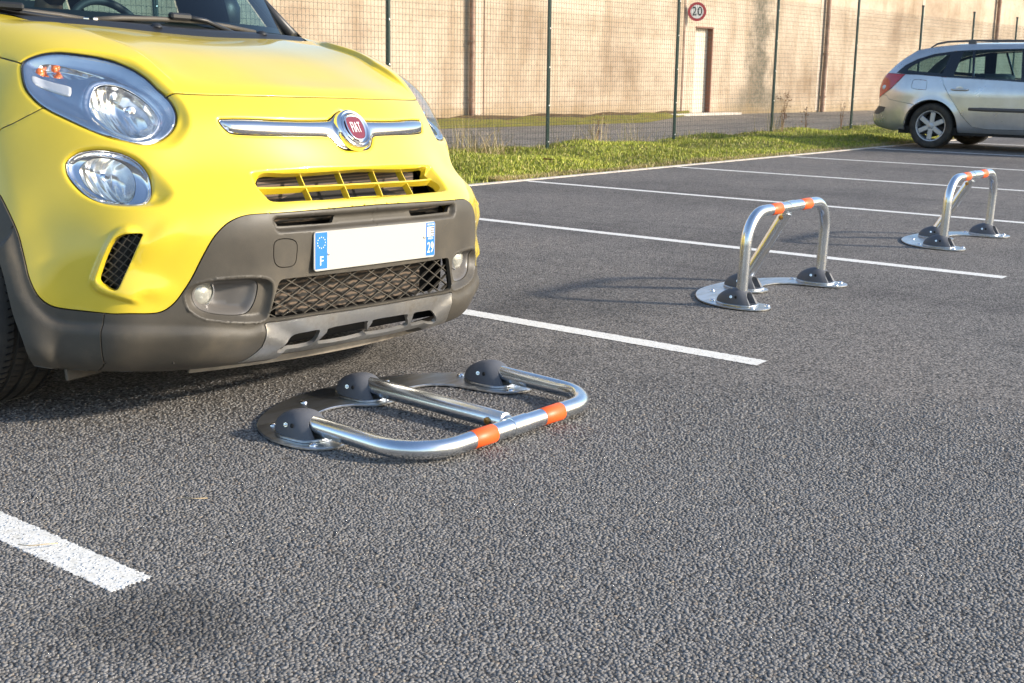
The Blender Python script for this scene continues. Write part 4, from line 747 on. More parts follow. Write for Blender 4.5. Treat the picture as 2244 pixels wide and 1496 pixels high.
def part(name, mask, m, both, **k):
    r_ = region(V2, T, mask, both=both, **k); return [cob(name, v, f, m) for v, f in r_]
part('bonnet', body & IN['hood'], 'yellow_paint', 'centre', gap=.003, flange=.022)
part('front_wing', body & IN['fender'] & ~IN['hood'] & ~IN['plastic'], 'yellow_paint', True)
part('bumper', body & ~IN['hood'] & ~IN['fender'] & ~IN['plastic'], 'yellow_paint', 'centre', flange=.022)
part('bumper_trim', body & IN['plastic'] & ~IN['archtrim'] & ~IN['skid'] & ~IN['cap'], 'black_plastic', 'centre', off=.003, flange=.012)
part('arch_trim', body & IN['plastic'] & IN['archtrim'] & ~IN['skid'], 'black_plastic', True, off=.004, flange=.03)
part('skid_plate', body & IN['skid'], 'skid_metal', 'centre', off=.004, flange=.012)
part('tow_eye_cover', body & IN['cap'], 'black_plastic', False, off=.003, flange=.004)[0] if False else None
v_, f_ = region(V2, T, body & IN['cap'], both=True, off=.003, flange=.006, gap=.0011)[0]; cob('tow_eye_cover', v_, f_, 'black_plastic')
v_, f_ = region(V2, T, body & IN['cap'], both=True, off=.003, flange=0, gap=-.0015)[1]; cob('bumper_infill', v_, f_, 'black_plastic')
# black strips inside the shut lines, standing in for their shade
for k, both_ in (('hoodline', 0), ('hoodside', 1), ('fendline', 1), ('seam', 1)):
    q = LOOP[k][::2]
    if k == 'hoodline': q = np.concatenate([q[q[:, 0] >= 0], (q[q[:, 0] > 0]*[-1, 1])[::-1]])
    p0, n0 = SN(q[:, 0], q[:, 1]); z0 = field(np.abs(q[:, 0]), q[:, 1]); pp = p0+n0*(z0-.0018)[:, None]
    for s in ((1, -1) if both_ else (1,)): cmb(MB().tube([tuple(x) for x in pp*[s, 1, 1]], .0024 if k != 'hoodline' else .0031, 6), 'shut_line_shade', 'plain_black', car, True)
# chrome bar across the nose
part('chrome_bar', ok & IN['bar'], 'satin_chrome', 'centre', gap=.0062, flange=.012, disp=lambda a, b: -.009+.014*np.sqrt(np.clip(pdist(np.stack([a, b], 1), LOOP['bar'])/.018, 0, 1)))
part('bar_recess', ok & IN['bar'], 'plain_black', 'centre', gap=-.002, flange=0, disp=lambda a, b: -.014+0*a)  # black sheet standing in for the shadow round the bar
# dark lining behind every opening
ag = np.linspace(-.56, .56, 60); bgr = np.linspace(.74, 1.36, 40); AA, BB = np.meshgrid(ag, bgr); p_, n_ = SN(AA.ravel(), BB.ravel()); p_ = p_-n_*.105
cob('inner_lining', p_, [(j*60+i, j*60+i+1, (j+1)*60+i+1, (j+1)*60+i) for j in range(39) for i in range(59)], 'lining_dark')
cmb(MB().box((0, .815, .66), (.66, .02, .17)), 'radiator', 'radiator'); cmb(MB().box((0, .765, .345), (.62, .02, .14)), 'condenser', 'condenser')
cmb(MB().box((0, .745, .552), (.74, .03, .03)), 'crash_beam', 'condenser')
# ------------------------------------------------------------------ grille bars and mesh
def on(a, b, dz): p, n = SN(np.atleast_1d(np.asarray(a, float)), np.atleast_1d(np.asarray(b, float))); return p+n*np.asarray(dz).reshape(-1, 1) if np.ndim(dz) else p+n*dz
def strip(name, A, B, hw, d0, d1, m, parent=car, vert=False):
    """bar following the skin: centre line (A, B), half width hw in b (or a when vert), from depth d0 (front) to d1"""
    A = np.asarray(A, float); B = np.asarray(B, float); da, db = (hw, 0) if vert else (0, hw); rows_ = []
    for sa, dz in ((-1, d1), (-.55, d0), (.55, d0), (1, d1)): rows_.append(on(A+da*sa, B+db*sa, dz))
    n = len(A); v = np.concatenate(rows_); f = []
    for r_ in range(3):
        for i in range(n-1): f.append((r_*n+i, r_*n+i+1, (r_+1)*n+i+1, (r_+1)*n+i))
    f += [(3*n+i, 3*n+i+1, i+1, i) for i in range(n-1)]+[(0, n, 2*n, 3*n), (n-1, 4*n-1, 3*n-1, 2*n-1)]
    return cob(name, v, f, m, parent, smooth=True, sharp=35)
aa = np.linspace(-.375, .375, 40); strip('grille_bar', aa, .882+0*aa-.006*(np.abs(aa)/.37)**2, .0048, -.022, -.046, 'yellow_paint')
for x in (-.219, -.073, .073, .219):
    b_ = np.linspace(.832, .935, 12); strip('grille_divider', x+0*b_, b_, .0027, -.028, -.048, 'yellow_paint', vert=True)
def strands(name, poly, dirs, pitch, depth, hw, m, sides):
    q = np.asarray(poly); mn, mx_ = q.min(0), q.max(0); v = []; f = []
    for dx, dy in dirs:
        L = math.hypot(dx, dy); dx, dy = dx/L, dy/L; nx_, ny_ = -dy, dx; c = (mn+mx_)/2; ext = np.hypot(*(mx_-mn))
        for k in range(-int(ext/pitch)-1, int(ext/pitch)+2):
            t = np.arange(-ext, ext, .006); P = np.stack([c[0]+nx_*k*pitch+dx*t, c[1]+ny_*k*pitch+dy*t], 1); ins_ = inside(P, q); i = 0
            while i < len(P):
                if ins_[i]:
                    j = i
                    while j+1 < len(P) and ins_[j+1]: j += 1
                    seg = P[max(i-1, 0):j+2]
                    if len(seg) >= 2:
                        for sgn in sides:
                            p0, n0 = SN(seg[:, 0]*sgn, seg[:, 1]); tt = np.gradient(p0, axis=0); sd = np.cross(n0, tt); sd /= np.linalg.norm(sd, axis=1, keepdims=True)+1e-12
                            fr_ = p0+n0*(depth); bk = p0+n0*(depth-.009); o0 = len(v); ns = len(seg)
                            v += list(map(tuple, np.concatenate([fr_-sd*hw, fr_+sd*hw, bk+sd*hw, bk-sd*hw])))
                            for r_ in range(4):
                                for s in range(ns-1): f.append((o0+r_*ns+s, o0+r_*ns+s+1, o0+((r_+1) % 4)*ns+s+1, o0+((r_+1) % 4)*ns+s))
                    i = j+1
                else: i += 1
    o = cob(name, v, f, m, smooth=False); o['kind'] = 'stuff'; return o
mq = LOOP['mesh']; mfull = np.concatenate([mq[mq[:, 0] > -.01], (mq[mq[:, 0] > -.01]*[-1, 1])[::-1]])
strands('lower_grille_mesh', mfull, ((.080, .041), (.080, -.041)), .0365, -.010, .0013, 'black_plastic', (1,))
strands('side_vent_mesh', LOOP['vent'], ((.03, .026), (.03, -.026)), .020, -.009, .0010, 'black_plastic', (-1, 1))
for sg_ in (-1, 1):
    v_, f_ = region(V2, T, ok & IN['vent'], both=True, off=-.036, flange=0, gap=-.006)[0 if sg_ < 0 else 1]; cob('vent_backing', v_, f_, 'plain_black')
# ------------------------------------------------------------------ lamps
def lamp_patch(main, subs, dom, sp, rings=(.002, .004, .007, .011, .016, .022, .03)):
    V, T_ = cdt(dom, [main]+subs, sp, rings, [main]+subs); c = V[T_].mean(1); return V, T_, {k: inside(c, LOOP[k]) for k in [main]+subs}
hq = LOOP['head']; hdom = (hq[:, 0].min()-.01, hq[:, 0].max()+.01, hq[:, 1].min()-.01, hq[:, 1].max()+.01)
HV, HT, HI = lamp_patch('head', ['refl', 'signal', 'reflex'], hdom, .0075)
dq = LOOP['drl']; ddom = (dq[:, 0].min()-.01, dq[:, 0].max()+.01, dq[:, 1].min()-.01, dq[:, 1].max()+.01)
DV, DT, DI = lamp_patch('drl', ['drlbowl'], ddom, .0065)
def dd_(k): return lambda a, b: pdist(np.stack([a, b], 1), LOOP[k])
def recess(a, b): return field(a, b)
RMAX = pdist(np.array([LOOP['refl'].mean(0)]), LOOP['refl'])[0]; BMAX = pdist(np.array([LOOP['drlbowl'].mean(0)]), LOOP['drlbowl'])[0]; SMAX = .02
def housing(a, b): d = dd_('head')(a, b); return recess(a, b)-.004-.026*sm(d/.045)-.010*np.exp(-(dd_('refl')(a, b)/.010)**2)*0+.005*np.exp(-((dd_('refl')(a, b)-.012)/.005)**2)
def bowl(a, b): d = dd_('refl')(a, b)/RMAX; return housing(a, b)-.006-.060*(1-(1-np.clip(d, 0, 1))**2)
def pocket(a, b): d = dd_('signal')(a, b); return housing(a, b)-.016*sm(d/.010)
for s, idx in ((-1, 0), (1, 1)):
    v_, f_ = region(HV, HT, HI['head'], disp=lambda a, b: recess(a, b)+.001+.004*sm(dd_('head')(a, b)/.05), gap=.0035, flange=.016)[idx]
    fm_ = [0 if len(q) == 3 else 1 for q in f_]
    hl_ = mob('headlight', rl(v_), f_, ['lens_clear', 'plain_black'], car, True, fm_); hl_['label'] = 'large clear oval headlight'
    v_, f_ = region(HV, HT, HI['head'] & ~HI['refl'] & ~HI['signal'] & ~HI['reflex'], disp=housing, gap=0, flange=0)[idx]; cob('lamp_bezel', v_, f_, 'lamp_bezel', hl_)
    v_, f_ = region(HV, HT, HI['head'], disp=lambda a, b: recess(a, b)-.02-.09*sm(dd_('head')(a, b)/.03), gap=-.003, flange=0)[idx]; cob('lamp_casing', v_, f_, 'plain_black', hl_)
    v_, f_ = region(HV, HT, HI['refl'], disp=bowl, gap=0, flange=0)[idx]; cob('reflector_bowl', v_, f_, 'reflector', hl_)
    v_, f_ = region(HV, HT, HI['signal'], disp=pocket, gap=0, flange=0)[idx]; cob('signal_pocket', v_, f_, 'reflector', hl_)
    v_, f_ = region(HV, HT, HI['reflex'], disp=lambda a, b: housing(a, b)+.004*sm(dd_('reflex')(a, b)/.004), gap=.0008, flange=.006)[idx]; cob('reflex_reflector', v_, f_, 'reflex_prism', hl_)
    cr = LOOP['refl'].mean(0); p0, n0 = SN(np.array([cr[0]]), np.array([cr[1]])); p0 = p0[0]; n0 = n0[0]; fwd = Vector((n0[0]*.6, n0[1]-.5, n0[2]*.4)).normalized(); q0 = Vector(p0-n0*.075); q0.x *= s; fwd.x *= s
    Mq = fwd.to_track_quat('Z', 'Y').to_matrix(); cmb(MB().lathe([(.0001, .052), (.010, .050), (.0145, .042), (.0145, .030), (.0001, .028)], 16, Mq, q0), 'bulb_cap', 'chrome', hl_, True, 40)
    rp = LOOP['refl']; pr, nr = SN(rp[:, 0], rp[:, 1]); zr = housing(rp[:, 0], rp[:, 1]); pr = (pr+nr*(zr+.001)[:, None])*[s, 1, 1]; cmb(MB().tube([tuple(q) for q in pr[::2]], .0022, 6, False, True), 'reflector_rim', 'chrome', hl_, True)
    for (u, w, rr_, mm) in ((.775, .386, .0125, 'amber'), (.735, .40, .009, 'amber')):
        p0, n0 = SN(np.array([u]), np.array([w])); c0 = Vector((p0-n0*.036)[0]); c0.x *= s; nn_ = Vector(n0[0]); nn_.x *= s
        cmb(MB().lathe([(rr_*math.sin(t), rr_*1.1*math.cos(t)) for t in np.linspace(.001, math.pi-.001, 9)], 14, nn_.to_track_quat('Z', 'Y').to_matrix(), c0), 'signal_bulb', mm, hl_, True)
    v_, f_ = region(DV, DT, DI['drl'], disp=lambda a, b: recess(a, b)+.001+.004*sm(dd_('drl')(a, b)/.03), gap=.003, flange=.014)[idx]; fm_ = [0 if len(q) == 3 else 1 for q in f_]
    dl_ = mob('running_lamp', rl(v_), f_, ['lens_clear', 'chrome'], car, True, fm_)
    v_, f_ = region(DV, DT, DI['drl'] & ~DI['drlbowl'], disp=lambda a, b: recess(a, b)-.003-.012*sm(dd_('drl')(a, b)/.012), gap=.001, flange=0)[idx]; cob('lamp_ring', v_, f_, 'chrome', dl_)
    v_, f_ = region(DV, DT, DI['drlbowl'], disp=lambda a, b: recess(a, b)-.015-.045*(1-(1-np.clip(dd_('drlbowl')(a, b)/BMAX, 0, 1))**2), gap=0, flange=0)[idx]; cob('reflector_bowl', v_, f_, 'reflector', dl_)
    v_, f_ = region(DV, DT, DI['drl'], disp=lambda a, b: recess(a, b)-.016-.06*sm(dd_('drl')(a, b)/.02), gap=-.002, flange=0)[idx]; cob('lamp_casing', v_, f_, 'plain_black', dl_)
    cr = LOOP['drlbowl'].mean(0)+np.array([.012, -.012]); p0, n0 = SN(np.array([cr[0]]), np.array([cr[1]])); c0 = Vector((p0-n0*.055)[0]); c0.x *= s; nn_ = Vector(n0[0]); nn_.x *= s
    cmb(MB().lathe([(.0001, .030), (.007, .028), (.010, .020), (.010, .006), (.0001, .004)], 14, nn_.to_track_quat('Z', 'Y').to_matrix(), c0), 'bulb_cap', 'chrome', dl_, True, 40)
    # fog lamp: scooped pocket with a small round lamp at its outer end
    def fogp(a, b): d = dd_('fogin')(a, b); return field(a, b)-.046*sm(d/.022)*(.35+.65*sm((a-.44)/.09))
    v_, f_ = region(V2, T, ok & IN['fogin'], disp=fogp, gap=0, flange=0)[idx]; fp = cob('fog_lamp', v_, f_, 'fog_pocket')
    p0, n0 = SN(np.array([.572]), np.array([1.192])); c0 = Vector((p0-n0*.052)[0]); c0.x *= s; fw = Vector((n0[0][0]*.35*s, n0[0][1], n0[0][2])).normalized(); Mq = fw.to_track_quat('Z', 'Y').to_matrix()
    cmb(MB().lathe([(.0001, .016), (.014, .014), (.026, .009), (.034, .001), (.036, -.004)], 28, Mq, c0), 'fog_lens', 'fog_glass', fp, True)
    cmb(MB().lathe([(.0345, -.002), (.030, -.010), (.020, -.018), (.010, -.021), (.0065, -.012), (.0065, -.004), (.0001, -.002)], 28, Mq, c0), 'fog_bowl', 'reflector', fp, True, 50)
    cmb(MB().lathe([(.036, -.006), (.037, .004), (.040, .004), (.042, -.012)], 28, Mq, c0), 'fog_rim', 'satin_chrome', fp, True, 40)
# ------------------------------------------------------------------ badge and number plate
p0, n0 = SN(np.array([0.0]), np.array([.7165])); bc = Vector((p0+n0*.012)[0]); bn = Vector(n0[0]).normalized(); bx = Vector((1, 0, 0)); by = bn.cross(bx).normalized(); MBd = Matrix(((bx.x, by.x, bn.x), (bx.y, by.y, bn.y), (bx.z, by.z, bn.z)))
bdg = cmb(MB().lathe([(.0001, .010), (.040, .010), (.0435, .012), (.047, .0145), (.0505, .012), (.0515, .009), (.056, .011), (.061, .008), (.064, .0), (.064, -.012)], 48, MBd, bc), 'badge', 'chrome', car, True, 30)
sh = [(-.027, .030), (-.014, .0345), (0, .0355), (.014, .0345), (.027, .030), (.033, .012), (.032, -.008), (.025, -.026), (.013, -.034), (0, -.0355), (-.013, -.034), (-.025, -.026), (-.032, -.008), (-.033, .012)]
cmb(MB().prism(catmull(sh, 4), .0098, .0125, MBd, bc, .0008), 'red_shield', 'badge_red', bdg)
cmb(MB().tube([tuple(MBd @ Vector((x*1.04, y*1.04, .0122))+bc) for x, y in catmull(sh, 4)], .0016, 6, False, True), 'shield_rim', 'chrome', bdg, True)
RM4 = Matrix([list(r_)+[0] for r_ in RM]+[[0, 0, 0, 1]])
def letters(body, size, sx, sy, Mx, pos, m, parent):
    me = text_mesh(body, size); me.materials.clear(); me.materials.append(MATS[m]); me.transform(Matrix.Diagonal((sx, sy, 1, 1))); me.transform(RM4 @ Matrix.Translation(pos) @ Mx.to_4x4()); return link('letters', me, parent)
letters('FIAT', .0270, .68, 1.75, MBd, bc+bn*.0128, 'print_white', bdg)
Mp = Matrix(((1, 0, 0), (0, 0, -1), (0, 1, 0)))      # local x right, y up, z forwards (-y)
PC = Vector((0, .6545, .4605))
def rrect(w, h, r, n=5):
    o = []
    for cx_, cy_, a0 in ((w/2-r, h/2-r, 0), (-w/2+r, h/2-r, 90), (-w/2+r, -h/2+r, 180), (w/2-r, -h/2+r, 270)):
        for k in range(n+1): a = R(a0+90*k/n); o.append((cx_+r*math.cos(a), cy_+r*math.sin(a)))
    return o
npl = cmb(MB().prism(rrect(.522, .111, .010), 0, .004, Mp, PC, .001), 'number_plate', 'plate_white'); npl['label'] = 'blank white number plate with blue end bands'
def band(x, w): return cmb(MB().prism([(x-w/2, -.0495), (x+w/2, -.0495), (x+w/2, .0525), (x-w/2, .0525)], .0041, .0048, Mp, PC), 'blue_band', 'plate_blue', npl)
band(-.2335, .046); band(.2375, .040)
for k in range(12):
    a = 2*math.pi*k/12; cmb(MB().lathe([(.0017, 0), (.0001, .0003)], 6, Mp, PC+Vector((-.2335+.0155*math.sin(a), -.0049, .024+.0155*math.cos(a)))), 'star', 'print_white', npl)
letters('F', .036, .95, 1.0, Mp, PC+Vector((-.2335, -.0050, -.0285)), 'print_white', npl)
letters('29', .040, .72, 1.15, Mp, PC+Vector((.2375, -.0050, -.026)), 'print_white', npl)
letters('BRETAGNE', .0085, .72, 1.0, Mp, PC+Vector((.2375, -.0050, .0465)), 'print_white', npl)
letters('BREIZH', .0085, .8, 1.0, Mp, PC+Vector((.2375, -.0050, .003)), 'print_white', npl)
cmb(MB().box(PC+Vector((.2375, -.0050, .0245)), (.031, .0006, .030)), 'flag', 'print_white', npl)
for k in range(4): cmb(MB().box(PC+Vector((.2445, -.0054, .0355-.0075*k)), (.017, .0004, .0032)), 'flag_stripe', 'print_black', npl)
for x, z in ((-.205, -.01), (.208, .008)): cmb(MB().lathe([(.0045, 0), (.0035, .0018), (.0001, .0022)], 8, Mp, PC+Vector((x, -.0041, z))), 'rivet', 'satin_chrome', npl)
# ------------------------------------------------------------------ under-bumper lip and wheel deflectors
xs = np.linspace(-.52, .52, 40); lv = []
for z, dy in ((.160, .0), (.142, .004), (.122, .010), (.122, .018), (.158, .010)): lv += [(x, .795+dy+.26*x*x, z) for x in xs]
cob('lip', lv, [(r_*40+i, r_*40+i+1, (r_+1)*40+i+1, (r_+1)*40+i) for r_ in range(4) for i in range(39)]+[(0, 40, 80, 120, 160), (39, 199, 159, 119, 79)], 'dusty_plastic', sharp=40)
cmb(MB().box((0, 1.12, .185), (1.25, .62, .02)), 'undertray', 'lining_dark')
for s in (-1, 1):
    cmb(MB().box((s*.735, 1.05, .145), (.135, .010, .05), rot('Z', R(-s*12)) @ rot('X', R(-8)), .003), 'wheel_deflector', 'black_plastic')
# ------------------------------------------------------------------ yellow car: wheels
def wheel(name, loc, r, w, rim_r, parent, side, spokes=5, spoke_w=.05, tyre='tyre_rubber', double=False):
    """side = -1: outer face towards -x"""
    o = []
    prof = [(rim_r-.006, -w*.40), (rim_r+.012, -w*.46), (rim_r+(r-rim_r)*.5, -w*.515), (r-.022, -w*.49), (r-.006, -w*.42)]
    gr = [-.30, -.10, .10, .30]; prev = -.40
    for g in gr:
        prof += [(r, w*(g-.035)), (r-.007, w*(g-.028)), (r-.007, w*(g+.028)), (r, w*(g+.035))]
    prof += [(r-.006, w*.42), (r-.022, w*.49), (rim_r+(r-rim_r)*.5, w*.515), (rim_r+.012, w*.46), (rim_r-.006, w*.40)]
    Mx = rot('Y', R(90)); n = 72
    root = MB().lathe(prof, n, Mx, loc).build(name, tyre, parent, True, 35)
    # lateral sipes cut as shallow dark blocks between the grooves
    sp = MB()
    for k in range(90):
        a = 2*math.pi*k/90
        for g, sk in ((-.365, .25), (-.20, -.25), (0, .25), (.20, -.25), (.365, .25)):
            Ma = rot('X', a); sp.box(Vector(loc)+Ma @ Vector((w*g, 0, r-.0012)), (w*.11, .0032, .004), Ma @ rot('Z', sk))
    q = sp.build('tread_sipes', 'plain_black', root); q['kind'] = 'stuff'
    rim = MB().lathe([(rim_r-.012, w*.40*-1), (rim_r, -w*.44), (rim_r, -w*.40), (rim_r-.018, -w*.34), (rim_r-.025, w*.3), (rim_r-.004, w*.42)], 48, Mx, loc) if False else MB().lathe([(rim_r-.004, side*w*.42), (rim_r, side*w*.45), (rim_r-.010, side*w*.44), (rim_r-.020, side*w*.36), (rim_r-.030, -side*w*.30), (rim_r-.002, -side*w*.42)], 48, Mx, loc)
    rm = rim.build('rim', 'alloy', root, True, 40)
    hubz = side*w*.33
    hb = MB().lathe([(.0001, hubz+side*.016), (.030, hubz+side*.016), (.042, hubz+side*.010), (.060, hubz), (.062, hubz-side*.03)], 24, Mx, loc); hb.build('hub', 'alloy', rm, True, 40)
    for k in range(spokes):
        a = 2*math.pi*(k+.1)/spokes; Ma = rot('X', a); L = rim_r-.055
        s_ = MB()
        for sc in ((-.32, .32) if double else (0,)):
            c = Vector((hubz-side*.002, sc*spoke_w, .045+L/2-.012)); s_.box(Vector(loc)+Ma @ c, (.026, spoke_w*(.42 if double else 1), L), Ma, .007)
        s_.build('spoke', 'alloy', rm, False)
    MB().lathe([(.0001, -side*w*.05), (rim_r*.72, -side*w*.05), (rim_r*.72, -side*w*.12), (.0001, -side*w*.12)], 32, Mx, loc).build('brake_disc', 'brake_dark', rm, True, 40)
    return root
for s in (-1, 1):
    for y in (1.505, 4.117): wheel('wheel', (s*.768, y, .3175), .3175, .215, .218, car, s, 5, .06, double=True)
def arch_liner(y, z, r, x0, x1, parent, name='arch_liner'):
    v = []; n = 20
    for k in range(n+1):
        a = math.pi*(-.08+1.16*k/n)
        for x in (x0, x1): v.append((x, y+r*math.cos(a), z+r*math.sin(a)))
    c = len(v); v.append((x1, y, z)); f = [(2*k, 2*k+1, 2*k+3, 2*k+2) for k in range(n)]+[(2*k+1, c, 2*k+3) for k in range(n)]
    return mob(name, v, f, 'lining_dark', parent, True)
for s in (-1, 1):
    for y in (1.505, 4.117): arch_liner(y, .32, .372, s*.86, s*.55, car)
# ------------------------------------------------------------------ sides, cabin and roof
XZ = ([.2, .3, .5, .7, .87, 1.0, 1.09, 1.10, 1.35, 1.58], [.845, .877, .893, .893, .862, .81, .755, .75, .665, .575])
def SX(y, z): return np.interp(z, *XZ)-.10*np.clip((y-4.1)/.7, 0, 1)**2-.02*np.clip((2.2-y)/.5, 0, 1)*(z > 1.0)
def circ(cy, cz, r): return np.array([(cy+r*math.cos(t), cz+r*math.sin(t)) for t in np.linspace(0, 2*math.pi, 60, endpoint=False)])
LOOP['arch_f'] = circ(1.505, .32, .375); LOOP['arch_r'] = circ(4.117, .32, .375)
def rr_poly(pts, n=4): return catmull(pts, n)
LOOP['win_q'] = dens(np.array([(1.90, 1.13), (2.12, 1.13), (2.12, 1.40), (2.06, 1.35)]), .03); LOOP['win_f'] = dens(np.array([(2.42, 1.13), (3.05, 1.13), (3.05, 1.53), (2.45, 1.53), (2.42, 1.48)]), .03)
LOOP['win_r'] = dens(np.array([(3.15, 1.13), (3.95, 1.13), (3.95, 1.52), (3.15, 1.53)]), .03); LOOP['win_b'] = dens(np.array([(4.05, 1.16), (4.45, 1.20), (4.40, 1.46), (4.05, 1.51)]), .03)
LOOP['ws_cut'] = dens(np.array([(1.3, .998), (1.72, .998), (1.72, 1.10), (2.272, 1.58), (2.272, 1.9), (1.3, 1.9)]), .04)
VS, TS = cdt((1.50, 4.80, .2, 1.58), ['ws_cut', 'arch_f', 'arch_r', 'win_q', 'win_f', 'win_r', 'win_b'], .05, (), [])
cs = VS[TS].mean(1); okk = (cs[:, 0] > 1.5) & (cs[:, 0] < 4.8) & (cs[:, 1] > .2) & (cs[:, 1] < 1.58) & ~inside(cs, LOOP['arch_f']) & ~inside(cs, LOOP['arch_r'])
okk &= ~inside(cs, LOOP['ws_cut']); okk &= ~((cs[:, 1] > .66) & (cs[:, 0] < 1.505))
gw = np.zeros(len(TS), bool)
for k in ('win_q', 'win_f', 'win_r', 'win_b'): gw |= inside(cs, LOOP[k])
def side_obj(name, mask, m, s, off=0.0):
    t = TS[mask]; u, iv = np.unique(t, return_inverse=True); q = VS[u]; p = np.stack([s*(SX(q[:, 0], q[:, 1])-off), q[:, 0], q[:, 1]], 1); f = iv.reshape(-1, 3)
    n_ = np.cross(p[f[:, 1]]-p[f[:, 0]], p[f[:, 2]]-p[f[:, 0]]); fl = n_[:, 0]*s < 0; f[fl] = f[fl][:, ::-1]; return cob(name, p, f, m)
for s in (-1, 1):
    side_obj('side_panel', okk & (cs[:, 1] <= 1.10), 'yellow_paint', s); side_obj('window_frame', okk & (cs[:, 1] > 1.10) & ~gw, 'cowl_plastic', s)
    side_obj('side_window', gw & okk, 'car_glass', s, .008)
    # wing top between bonnet and pillar
    e = S0(np.linspace(.565, UMAX, 24), np.zeros(24)); back_ = np.stack([np.interp(np.linspace(0, 1, 24), [0, .25, .5, .75, 1], [.655, .725, .79, .86, .893]), np.interp(np.linspace(0, 1, 24), [0, .25, 1], [1.70, 1.735, 1.74]), np.interp(np.linspace(0, 1, 24), [0, .25, .5, .75, 1], [1.100, 1.088, 1.0, .87, .70])], 1)
    rows_ = [e*(1-t)+back_*t+np.array([0, 0, .006*math.sin(math.pi*t)]) for t in (0, .25, .5, .75, 1)]; v = np.concatenate(rows_)*[s, 1, 1]; v[:24, 2] -= .001
    cob('wing_top', v, [(r_*24+i, r_*24+i+1, (r_+1)*24+i+1, (r_+1)*24+i) for r_ in range(4) for i in range(23)], 'yellow_paint')
    cmb(MB().tube([(s*.665, 1.70, 1.098), (s*.640, 1.86, 1.235), (s*.605, 2.05, 1.40), (s*.57, 2.27, 1.57)], [.022, .021, .021, .024], 10), 'pillar', 'cowl_plastic', car, True)
    # door mirror
    mr = cmb(MB().tube([(s*.78, 2.50, 1.12), (s*.90, 2.47, 1.15)], .02, 8), 'door_mirror', 'cowl_plastic', car, True)
    cmb(MB().lathe([(.0001, .10), (.05, .085), (.08, .04), (.085, -.02), (.07, -.06), (.0001, -.07)], 16, Matrix.Diagonal((1.0, .6, 1)).to_3x3() @ rot('Y', R(90)) if False else rot('X', R(8)), (s*.98, 2.47, 1.21)), 'mirror_shell', 'cowl_plastic', mr, True)
def grid(name, rows_, m, parent=car):
    n = len(rows_[0]); v = [q for r_ in rows_ for q in r_]; return cob(name, v, [(j*n+i, j*n+i+1, (j+1)*n+i+1, (j+1)*n+i) for j in range(len(rows_)-1) for i in range(n-1)], m, parent)
XS = np.linspace(-1, 1, 25)
def base_y(x): return 1.52+.20*np.abs(x/.66)**2.2
def ws(t, u):   # windscreen: t 0 bottom, 1 top; u -1..1
    xb = .655*u; yb = base_y(xb); zb = 1.096+.006*np.abs(u); xt = .565*u; yt = 2.20+.06*np.abs(u)**2; zt = 1.585-.02*np.abs(u)**2; bul = .035*math.sin(math.pi*t)
    return np.stack([xb*(1-t)+xt*t, yb*(1-t)+yt*t-bul, zb*(1-t)+zt*t+bul*.8], 1)
grid('windscreen', [ws(t, XS) for t in np.linspace(0, 1, 12)], 'car_glass')
grid('windscreen_frit', [ws(t, XS)+np.array([0, .006, -.006]) for t in (-.02, .02, .05)], 'plain_black')
grid('roof', [np.stack([.575*XS*(1-.06*t*t), 2.21+.06*np.abs(XS)**2+(4.55-2.21)*t+0*XS, 1.585-.02*XS**2+.085*math.sin(math.pi*min(t*.62+.14, 1))-.036], 1) for t in np.linspace(0, 1, 14)], 'yellow_paint')
grid('tailgate', [np.stack([np.interp(z, XZ[0], XZ[1])*XS*(.90 if z > .3 else .88), np.full(25, yy)-.10*np.abs(XS)**3, np.full(25, z)], 1) for z, yy in ((1.60, 4.52), (1.45, 4.62), (1.2, 4.72), (1.0, 4.80), (.7, 4.86), (.4, 4.87), (.22, 4.80))], 'yellow_paint')
cmb(MB().box((0, 2.9, .20), (1.5, 3.4, .06)), 'floor_pan', 'lining_dark')
# scuttle between bonnet and screen
fr_a = np.linspace(-.555, .555, 41); fr_p = S0(fr_a, np.full(41, .004)); uu_ = np.linspace(-1, 1, 41); bk_p = ws(0, uu_)
cow = [fr_p+np.array([0, -.012, -.013]), fr_p+np.array([0, .004, -.004]), fr_p*.72+bk_p*.28+np.array([0, 0, .008]), fr_p*.35+bk_p*.65+np.array([0, 0, .004]), bk_p+np.array([0, 0, -.006]), bk_p+np.array([0, .02, .002])]
grid('scuttle', cow, 'cowl_plastic')
for x in (-.115, .33):
    i = int((x/.57+1)*20); q = Vector(fr_p[i]*.6+bk_p[i]*.4)+Vector((0, 0, .004)); nz_ = cmb(MB().lathe([(.020, 0), (.018, .006), (.010, .012), (.0001, .013)], 12, None, q), 'washer_jet', 'cowl_plastic', car, True)
# wipers
def wiper(pts, br_i, arm_to):
    w = empty('wiper', (0, 0, 0)); w.parent = car
    wb = cmb(MB().tube(pts, .0085, 8), 'blade', 'black_plastic', w, True); P_ = [Vector(q) for q in pts]; c = P_[br_i]
    dv = (P_[min(br_i+1, len(P_)-1)]-P_[br_i-1]).normalized(); Mw = dv.to_track_quat('X', 'Z').to_matrix()
    cmb(MB().box(c+Vector((0, -.008, .011)), (.085, .026, .022), Mw, .006), 'bracket', 'cowl_plastic', w)
    cmb(MB().tube([c+dv*.03+Vector((0, -.012, .010)), c+dv*.10+Vector((0, -.018, .004)), Vector(arm_to)], [.009, .0075, .009], 6), 'arm', 'cowl_plastic', w, True)
    cmb(MB().box(P_[0]+Vector((0, -.009, 0)), (.018, .006, .012), Mw, .002), 'end_cap', 'satin_chrome', w)
wiper([(-.315, 1.545, 1.094), (-.22, 1.54, 1.104), (-.10, 1.535, 1.110), (.0, 1.535, 1.113), (.10, 1.54, 1.111), (.22, 1.545, 1.105), (.345, 1.555, 1.094)], 3, (.20, 1.50, 1.082))
